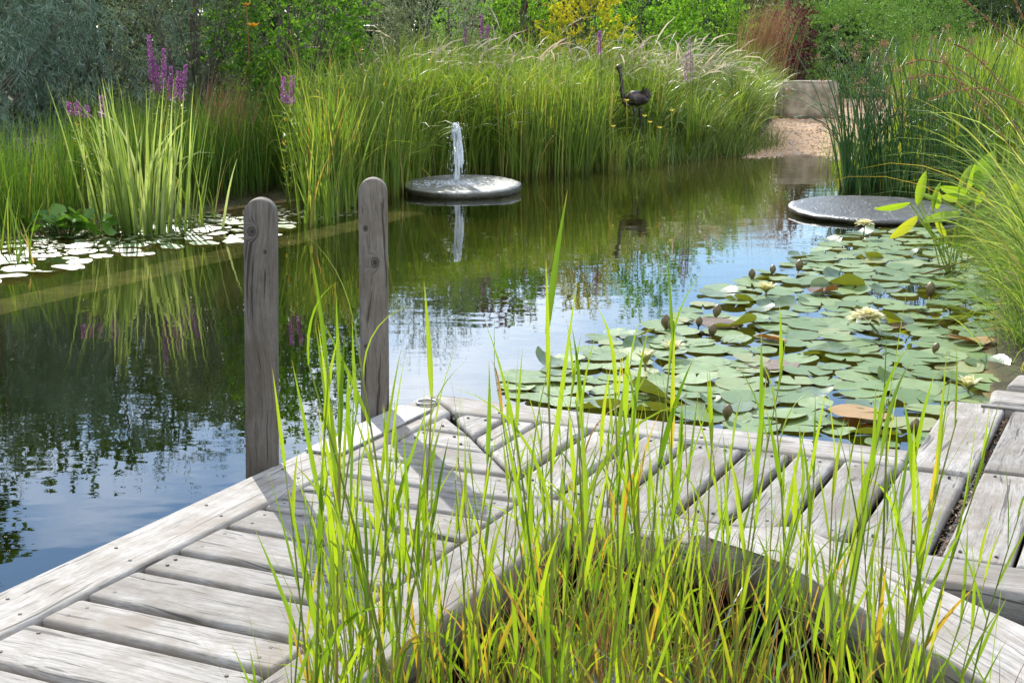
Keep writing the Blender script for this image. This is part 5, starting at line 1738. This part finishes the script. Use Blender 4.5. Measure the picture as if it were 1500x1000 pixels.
# ------------------------------------------------------------------ right bank
# bright reeds at the back of the right bank
P, bk = zone_pts([(1318, 268), (1420, 274), (1520, 300)], 3400, 5.5, bias=0.8)
P[:, :2] += nrm(P[:, :2]) * 0.9
P[:, 2] = terrain_z(P[:, :2]) - 0.02
clump('reed_bed', 'bright green reed grass filling the right bank behind the dark club rushes', 'reeds', P, M['bank_reed'], 'leaf', kind='stuff', az=U(len(P)), L=RNG.normal(1.55, 0.24, len(P)), th0=RNG.uniform(0, 0.15, len(P)), bend=RNG.uniform(0, 0.7, len(P)), Wd=RNG.uniform(0.012, 0.024, len(P)), segs=6, rnd=tone(P))
P, bk = zone_pts([(1225, 258), (1330, 268)], 420, 1.2, bias=0.8)
clump('reed_bed', 'thin light green grass between the club rush stems and the gravel', 'reeds', P, M['bank_reed'], 'leaf', kind='stuff', az=U(len(P)), L=RNG.normal(0.7, 0.2, len(P)), th0=RNG.uniform(0, 0.2, len(P)), bend=RNG.uniform(0, 0.7, len(P)), Wd=0.012, segs=5)
# dark club rush: every stem a part, some with brown heads
for ci, (px0, px1, py, n, lab) in enumerate(((1232, 1300, 276, 105, 'dark green club rush clump at the end of the gravel beach'), (1300, 1440, 280, 145, 'wider dark club rush clump behind the large stone slab'))):
    q = at((px0 + px1) / 2, py)
    root = empty('club_rush', (q.x, q.y, 0), lab, 'rush', 'dark club rushes')
    for i in range(n):
        b0_ = at(RNG.uniform(px0, px1), py + RNG.uniform(-6, 6))
        L_ = RNG.uniform(1.0, 2.15)
        head = RNG.uniform(2.2, 4.1) if RNG.random() < 0.65 else RNG.uniform(-0.9, 0.9)
        th0 = RNG.uniform(0.0, 0.22)
        bend = RNG.uniform(0.0, 0.5) if RNG.random() < 0.86 else RNG.uniform(0.8, 1.8)
        k = 8
        tt = np.linspace(0, 1, k)
        th = th0 + bend * tt ** 1.8
        pos = np.zeros((k, 3))
        pos[0] = (b0_.x, b0_.y, -0.12)
        for j in range(1, k):
            tm = (th[j] + th[j - 1]) / 2
            pos[j] = pos[j - 1] + np.array([math.sin(tm) * math.cos(head), math.sin(tm) * math.sin(head), math.cos(tm)]) * L_ / (k - 1)
        Geo().add(*tubes(pos[None], np.linspace(0.0115, 0.0035, k), 5)).build('stem', M['club'], root)
        if RNG.random() < 0.36 and L_ > 1.05:
            n_ = 34
            dd = rdir(n_, -0.1)
            c_ = pos[-1] + RNG.normal(0, 0.028, (n_, 3)) + np.array([0.02, 0, -0.01])
            Geo().add(*leaves(c_, dd, rdir(n_), RNG.uniform(0.018, 0.04, n_), 0.012)).build('flower_head', M['brown'], root)['kind'] = 'stuff'

# low turf over the bare ground of the right bank and behind the shore
pp = np.column_stack([RNG.uniform(2.5, 11, 26000), RNG.uniform(3.5, 23, 26000)])
dd_ = sdist(pp, POND)
uq_, vq_ = (pp - cn_) @ e1v, (pp - cn_) @ e2v
pp = pp[(dd_ < -0.12) & (dd_ > -4.5) & (sdist(pp, PATH) < -0.1) & ~((vq_ > 2.0) & (vq_ < 3.75) & (uq_ < 1.5))]
n = len(pp)
P = np.column_stack([pp, terrain_z(pp) - 0.01])
clump('bank_turf', 'low turf covering the ground of the right bank', 'grass', P, M['bank_grass'], 'blade', kind='stuff', az=U(n), L=RNG.uniform(0.10, 0.30, n), th0=RNG.uniform(0, 0.6, n), bend=RNG.uniform(0.2, 1.4, n), Wd=RNG.uniform(0.006, 0.013, n), segs=3)

# pickerel plant: every broad leaf a part
q = at(1395, 346)
pk = empty('pickerel_plant', (q.x, q.y, 0), 'broad bright leaved water plant leaning over the right stone slab', 'plant')
PD = q.y - 2.2


def broad_leaf(b_px, t_px, wpx, doff=0.0, rnd=0.3, face=0.3):
    a = np.array(atd(*b_px, PD + doff))
    t_ = np.array(atd(*t_px, PD + doff - 0.05))
    D = t_ - a
    L_ = np.linalg.norm(D)
    D /= L_
    view = nrm(np.array([[-a[0], -a[1], CAM_H - a[2]]]))[0]
    side = nrm(np.cross(D, view)[None])[0]
    up = np.cross(side, D)
    side = side * math.cos(face) + up * math.sin(face)
    up = np.cross(side, D)
    w = wpx / FPX * PD
    k = 9
    V = []
    for i in range(k):
        s = i / (k - 1)
        ww = w * (math.sin(math.pi * min(s * 0.93 + 0.07, 1)) ** 0.75) * (1 if i < k - 1 else 0.05) * 0.5
        c_ = a + D * L_ * s + up * (-0.10 * L_ * (s - 0.4) ** 2)
        V += [c_ - side * ww + up * ww * 0.32, c_ - side * ww * .5 + up * ww * 0.1, c_, c_ + side * ww * .5 + up * ww * 0.1, c_ + side * ww + up * ww * 0.32]
    rt = np.full((len(V), 3), rnd)
    rt[:, 1] = np.repeat(np.linspace(0, 1, k), 5)
    Geo().add(np.array(V), grid_faces(k, 5, 1), rt).build('leaf', M['bigleaf'], pk)
    root_ = np.array([q.x * 0.845 + RNG.normal(0, 0.08), PD + 0.1 + RNG.normal(0, 0.06), -0.1])
    mid = (root_ + a) / 2 + np.array([0, 0, 0.06])
    Geo().add(*tubes(np.array([[root_, mid, a]]), 0.006, 5)).build('stalk', M['bigleaf'], pk)


for args in (((1432, 277), (1455, 221), 28, 0.0, 0.15, 0.3), ((1417, 278), (1429, 239), 17, 0.1, 0.5, -0.9), ((1405, 277), (1424, 240), 13, 0.05, 0.7, 0.8), ((1344, 300), (1356, 250), 15, -0.1, 0.75, 0.4),
             ((1333, 298), (1280, 307), 13, -0.1, 0.6, 0.8), ((1366, 308), (1377, 266), 13, 0.0, 0.5, 0.9), ((1373, 306), (1372, 275), 12, 0.06, 0.7, -0.4), ((1420, 284), (1376, 274), 17, 0.1, 0.4, 0.5),
             ((1410, 290), (1378, 288), 14, 0.12, 0.55, 0.2), ((1353, 324), (1409, 311), 15, -0.1, 0.6, 0.4), ((1344, 318), (1303, 350), 17, -0.12, 0.93, 0.5), ((1400, 302), (1428, 286), 16, 0.02, 0.35, 0.6),
             ((1345, 283), (1382, 299), 11, 0.0, 0.3, 0.9), ((1425, 318), (1452, 306), 13, -0.05, 0.5, 0.4), ((1430, 300), (1440, 275), 14, 0.05, 0.6, -0.5), ((1478, 300), (1498, 262), 18, 0.0, 0.8, 0.3), ((1385, 345), (1370, 322), 10, 0, 0.9, .3)):
    broad_leaf(*args)

# arching sedge tussocks that hang over the lilies from the right
tus = [(1580, 322, 13.4, 380, 1.15, 'high arching sedge tussock behind the broad leaved water plant'), (1565, 372, 11.4, 400, 1.0, 'arching sedge tussock hanging over the far lily pads'),
       (1545, 430, 10.0, 420, 1.0, 'pale arching sedge tussock hanging over the middle lily pads'), (1535, 500, 8.9, 330, 0.78, 'low fine sedge tussock beside the landing boards'), (1492, 545, 8.4, 120, 0.40, 'smallest sedge tuft at the end of the old sleeper')]
for (px, py, d, n, L_, lab) in tus:
    q = atd(px, py, d)
    z0 = 0.04
    r_ = np.abs(RNG.normal(0, 0.14, n))
    a_ = U(n)
    P = np.column_stack([q.x + r_ * np.cos(a_), q.y + r_ * np.sin(a_), np.full(n, z0)])
    head = np.where(RNG.random(n) < 0.7, RNG.normal(3.25, 0.75, n), a_)
    clump('sedge_tussock', lab, 'sedge', P, M['sedge'], 'blade', 'sedge tussocks on the right bank', az=head, L=RNG.normal(L_, 0.2, n), th0=RNG.uniform(0.05, 0.9, n), bend=RNG.uniform(0.7, 2.1, n), Wd=RNG.uniform(0.004, 0.008, n), segs=8, az_drift=RNG.normal(0, 0.25, n), rnd=np.clip(RNG.beta(0.9, 1.1, n), 0, 0.97))
# tall silver grass at the right edge, with bowed brown plumes
q = atd(1585, 300, 8.6)
sg = empty('silver_grass', (q.x, q.y, 0.05), 'tall silver grass at the right edge with bowed reddish brown plumes', 'grass plant')
n = 130
P = np.column_stack([q.x + RNG.normal(0, 0.12, n), q.y + RNG.normal(0, 0.12, n), np.full(n, 0.05)])
tag(Geo().add(*blades(P, RNG.normal(3.2, 0.8, n), RNG.normal(1.75, 0.25, n), RNG.uniform(0.05, 0.45, n), RNG.uniform(0.7, 1.7, n), 0.011, segs=9, fold=0.2)).build('blade', M['sedge'], sg), kind='stuff')
for (pts, d) in (([(1510, 222), (1462, 148), (1405, 98), (1352, 86), (1330, 94)], 8.0), ([(1500, 196), (1452, 150), (1405, 117), (1365, 109), (1332, 115)], 8.2), ([(1512, 262), (1462, 190), (1428, 148), (1395, 108), (1376, 78)], 7.9),
                 ([(1520, 84), (1470, 50), (1440, 22), (1412, 2), (1396, -14)], 7.6), ([(1515, 170), (1470, 130), (1446, 98), (1418, 74), (1400, 66)], 8.3), ([(1498, 150), (1440, 128), (1400, 133), (1364, 145)], 8.4), ([(1525, 60), (1498, 28), (1484, -6), (1478, -30)], 7.4)):
    line = np.array([atd(a, b_, d) for a, b_ in pts])
    ts = np.linspace(0, len(line) - 1, 16)
    pl_ = np.column_stack([np.interp(ts, range(len(line)), line[:, i]) for i in range(3)])
    for _ in range(2):
        pl_[1:-1] = (pl_[:-2] + 2 * pl_[1:-1] + pl_[2:]) / 4
    g = Geo().add(*tubes(pl_[None], np.linspace(0.0035, 0.0015, 16), 4))
    n_ = 300
    s_ = RNG.uniform(3, 15, n_)
    bp_ = np.column_stack([np.interp(s_, range(16), pl_[:, i]) for i in range(3)])
    tg = nrm(np.column_stack([np.interp(s_, range(16), np.gradient(pl_[:, i])) for i in range(3)]))
    g.add(*leaves(bp_, tg + rdir(n_) * 0.35, rdir(n_), RNG.uniform(0.012, 0.03, n_), 0.004))
    g.build('plume', M['brown'], sg)
# a reddish fallen stem over the pads
tube = np.array([at(1350, 402, 0.02), at(1385, 392, 0.05), at(1420, 380, 0.12), at(1450, 372, 0.2)])
o = Geo().add(*tubes(tube[None], 0.008, 5)).build('fallen_stem', M['brown'], loc=tube[0])
tag(o, 'reddish brown fallen stem lying over the lily pads', 'stem')

# ------------------------------------------------------------------ reeds in the foreground
# prototypes: a jointed stem with each leaf a part of its own; then copies of thing and parts


def make_reed(i):
    rg = np.random.default_rng(300 + i)
    H = rg.uniform(0.85, 1.18)
    k = 9
    tt = np.linspace(0, 1, k)
    lean = rg.uniform(0.0, 0.10)
    th = lean + rg.uniform(-0.03, 0.16) * tt ** 1.5
    head = 0.0
    pos = np.zeros((k, 3))
    for j in range(1, k):
        pos[j] = pos[j - 1] + np.array([math.sin(th[j]), 0.02 * math.sin(j * 1.3 + i), math.cos(th[j])]) * H / (k - 1)
    rnd = rg.random()
    me = Geo().add(*tubes(pos[None], np.linspace(0.0042, 0.0014, k), 5, rnd=rnd)).mesh('reed')
    me.materials.append(M['reed_stem'])
    root = bpy.data.objects.new('reed', me)
    COL.objects.link(root)
    nl = rg.integers(6, 10)
    a0 = rg.uniform(0, 6.28)
    for l in range(nl):
        s = 0.30 + 0.69 * (l / (nl - 1)) + rg.uniform(-0.02, 0.02)
        s = min(s, 1.0)
        p = np.array([np.interp(s, tt, pos[:, c]) for c in range(3)])
        a = a0 + (l % 2) * math.pi + rg.normal(0, 0.45)
        last = l >= nl - 2
        L_ = rg.uniform(0.19, 0.34) * (0.8 if last else 1)
        th0 = rg.uniform(0.03, 0.14) if last else rg.uniform(0.10, 0.38)
        bend = rg.uniform(0.0, 0.28) if rg.random() < 0.8 else rg.uniform(0.5, 1.5)
        tone = rg.uniform(0, 0.92) if rg.random() < (0.95 if l > 1 else 0.7) else rg.uniform(0.93, 1)
        lg = Geo().add(*blades(p[None], a, L_, th0, bend, rg.uniform(0.0075, 0.0138), segs=7, fold=0.22, twist=rg.uniform(-1.3, 1.3), rnd=tone, power=1.5,
                               prof=lambda t_: min(1.0, 0.45 + t_ * 2.2) * max(1 - t_ ** 1.7, 0.03)))
        lme = lg.mesh('leaf')
        lme.materials.append(M['reed'])
        lf = bpy.data.objects.new('leaf', lme)
        COL.objects.link(lf)
        lf.parent = root
    return root


protos = [make_reed(i) for i in range(22)]
used = set()


def column(p):
    return 750 + FPX * p[0] / (p[1] * math.cos(PITCH) + (CAM_H - 0.5) * math.sin(PITCH))


def in_marsh(u, v):
    return u < -1.47 and v > 1.36 and v < 1.93 + (-(u + 1.47)) * (0.72 / 0.69)


spots = []
# named places: stems that stand out in the photograph, as (column at the tip, row of the tip)
tall = [(412, 425, 0), (430, 452, 0), (455, 500, 0), (500, 560, 0), (478, 600, 0), (600, 372, 0), (592, 470, 0), (640, 590, 0), (690, 600, 0), (712, 545, 0), (726, 560, 0), (797, 376, 1), (806, 470, 1), (770, 560, 1),
        (925, 400, 1), (905, 560, 1), (850, 610, 1), (948, 520, 1), (990, 462, 1), (1003, 520, 1), (1035, 540, 1), (1075, 530, 1), (1120, 580, 1), (1180, 530, 1), (1255, 500, 1), (1300, 440, 1), (1310, 560, 1), (1215, 600, 1), (1145, 570, 1), (1345, 640, 1), (1380, 660, 1), (880, 500, 1), (560, 640, 0), (530, 620, 0)]
for tx, ty, right in tall + [(a + RNG.uniform(-26, 26), b_ + RNG.uniform(20, 200), c_) for a, b_, c_ in tall]:
    # the tip seen at (tx, ty), standing at the distance of a spot in the marsh below it
    for _ in range(60):
        y = RNG.uniform(2.55, 3.9) if right else RNG.uniform(2.55, 3.3)
        tip = atd(tx, ty, y)
        u = (np.array(tip[:2]) - cn_) @ e1v
        v = (np.array(tip[:2]) - cn_) @ e2v
        if in_marsh(u, v):
            break
    spots.append((tip.x + RNG.normal(0, 0.03), tip.y, tip.z + 0.04))
while len(spots) < 86:
    u, v = RNG.uniform(-3.95, -2.7), RNG.uniform(1.36, 1.8)
    p = W(u, v, 0)
    if p.y > 2.45 and column(p) > 408:
        spots.append((p.x, p.y, RNG.uniform(0.6, 1.15)))
while len(spots) < 160:
    u, v = RNG.uniform(-3.6, -1.47), RNG.uniform(1.36, 3.3)
    if not in_marsh(u, v):
        continue
    p = W(u, v, 0)
    if p.y < 2.5 or not 425 < column(p) < 1430:
        continue
    spots.append((p.x, p.y, RNG.uniform(0.5, 0.92) if RNG.random() < 0.75 else RNG.uniform(0.95, 1.22)))
for i, (x, y, hh) in enumerate(spots):
    pr = protos[i] if i < len(protos) else None
    src = pr or random.choice(protos)
    o = pr or dup(src)
    H0 = max(v.co.z for v in src.data.vertices) + 0.17
    s = (hh + 0.04) / H0
    o.location = (x, y, -0.04)
    o.rotation_euler = (RNG.normal(0, 0.045), RNG.normal(0, 0.045), RNG.uniform(0, 6.283))
    if column((x, y, 0.5)) < 560:                       # the outermost reeds lean in, towards their neighbours
        o.rotation_euler = (RNG.normal(0, 0.03), RNG.normal(-0.02, 0.03), RNG.normal(0, 1.1))
    o.scale = (max(s, 0.8), max(s, 0.8), s)
    size = 'tall' if o.scale.z * H0 > 1.06 else 'short'
    c_ = column((x, y, 0))
    where = ('in line with the first post' if c_ < 480 else 'between the two posts' if c_ < 545 else 'in line with the farther post' if c_ < 610 else 'below the mitred deck corner' if c_ < 690 else 'below the inner deck corner' if c_ < 770 else
             'left of the marsh middle' if c_ < 850 else 'in the marsh middle' if c_ < 940 else 'before the first planks of the right arm' if c_ < 1040 else 'before the last planks of the right arm' if c_ < 1150 else 'at the bend of the beam' if c_ < 1260 else 'along the diagonal timber')
    row = 'near the inner beam' if y > 3.05 else 'in the front rows'
    tag(o, f'{size} green reed {row} {where}', 'reed', f'{size} reeds {row} {where}')

# low tangled blades between the reed stems
ps = []
while len(ps) < 500:
    u, v = RNG.uniform(-3.7, -1.45), RNG.uniform(1.34, 3.4)
    if in_marsh(u, v):
        p = W(u, v, -0.06)
        if p.y > 2.3 and column(p) > 440 and (column(p) < 1080 or RNG.random() < 0.4):
            ps.append(tuple(p))
P = np.array(ps)
n = len(P)
o = Geo().add(*blades(P, U(n), RNG.uniform(0.15, 0.85, n), RNG.uniform(0, 0.4, n), floppy(n, 0.25, 0.05, 0.7, 1.0, 2.0), RNG.uniform(0.005, 0.012, n), segs=6, fold=0.2)).build('reed_undergrowth', M['reed_low'], loc=tuple(P.mean(0)))
tag(o, 'tangled low reed blades filling the marsh in front of the deck', 'reeds', kind='stuff')
n2 = 620
o = Geo().add(*blades(P[RNG.choice(n, n2)], U(n2), RNG.uniform(0.2, 0.7, n2), RNG.uniform(0, 0.5, n2), RNG.uniform(0, 0.5, n2), 0.004, segs=4)).build('dead_stalks', M['brown'], loc=tuple(P.mean(0)))
tag(o, 'thin dead brown stalks between the green reeds', 'reeds', kind='stuff')
# bluish sedge leaves bowed over near the diagonal timber
M['blue'] = leaf_mat('blue_sedge_leaf', [(0, (0.09, 0.16, 0.11)), (1, (0.16, 0.25, 0.18))], trans=0.25, tint=(1.2, 1.3, 1.0), rough=0.35)
q = W(-2.35, 2.15, -0.05)
sd = empty('blue_sedge', q, 'few bluish green sedge leaves bowed over by the diagonal timber', 'sedge')
for i in range(12):
    a = RNG.uniform(2.4, 4.6) if i % 3 else RNG.uniform(0, 1.2)
    Geo().add(*blades([(q.x + RNG.normal(0, .05), q.y + RNG.normal(0, .05), -0.05)], a, RNG.uniform(0.5, 0.85), RNG.uniform(0.15, 0.4), RNG.uniform(1.1, 1.9), 0.008, segs=12, fold=0.25)).build('leaf', M['blue'], sd)
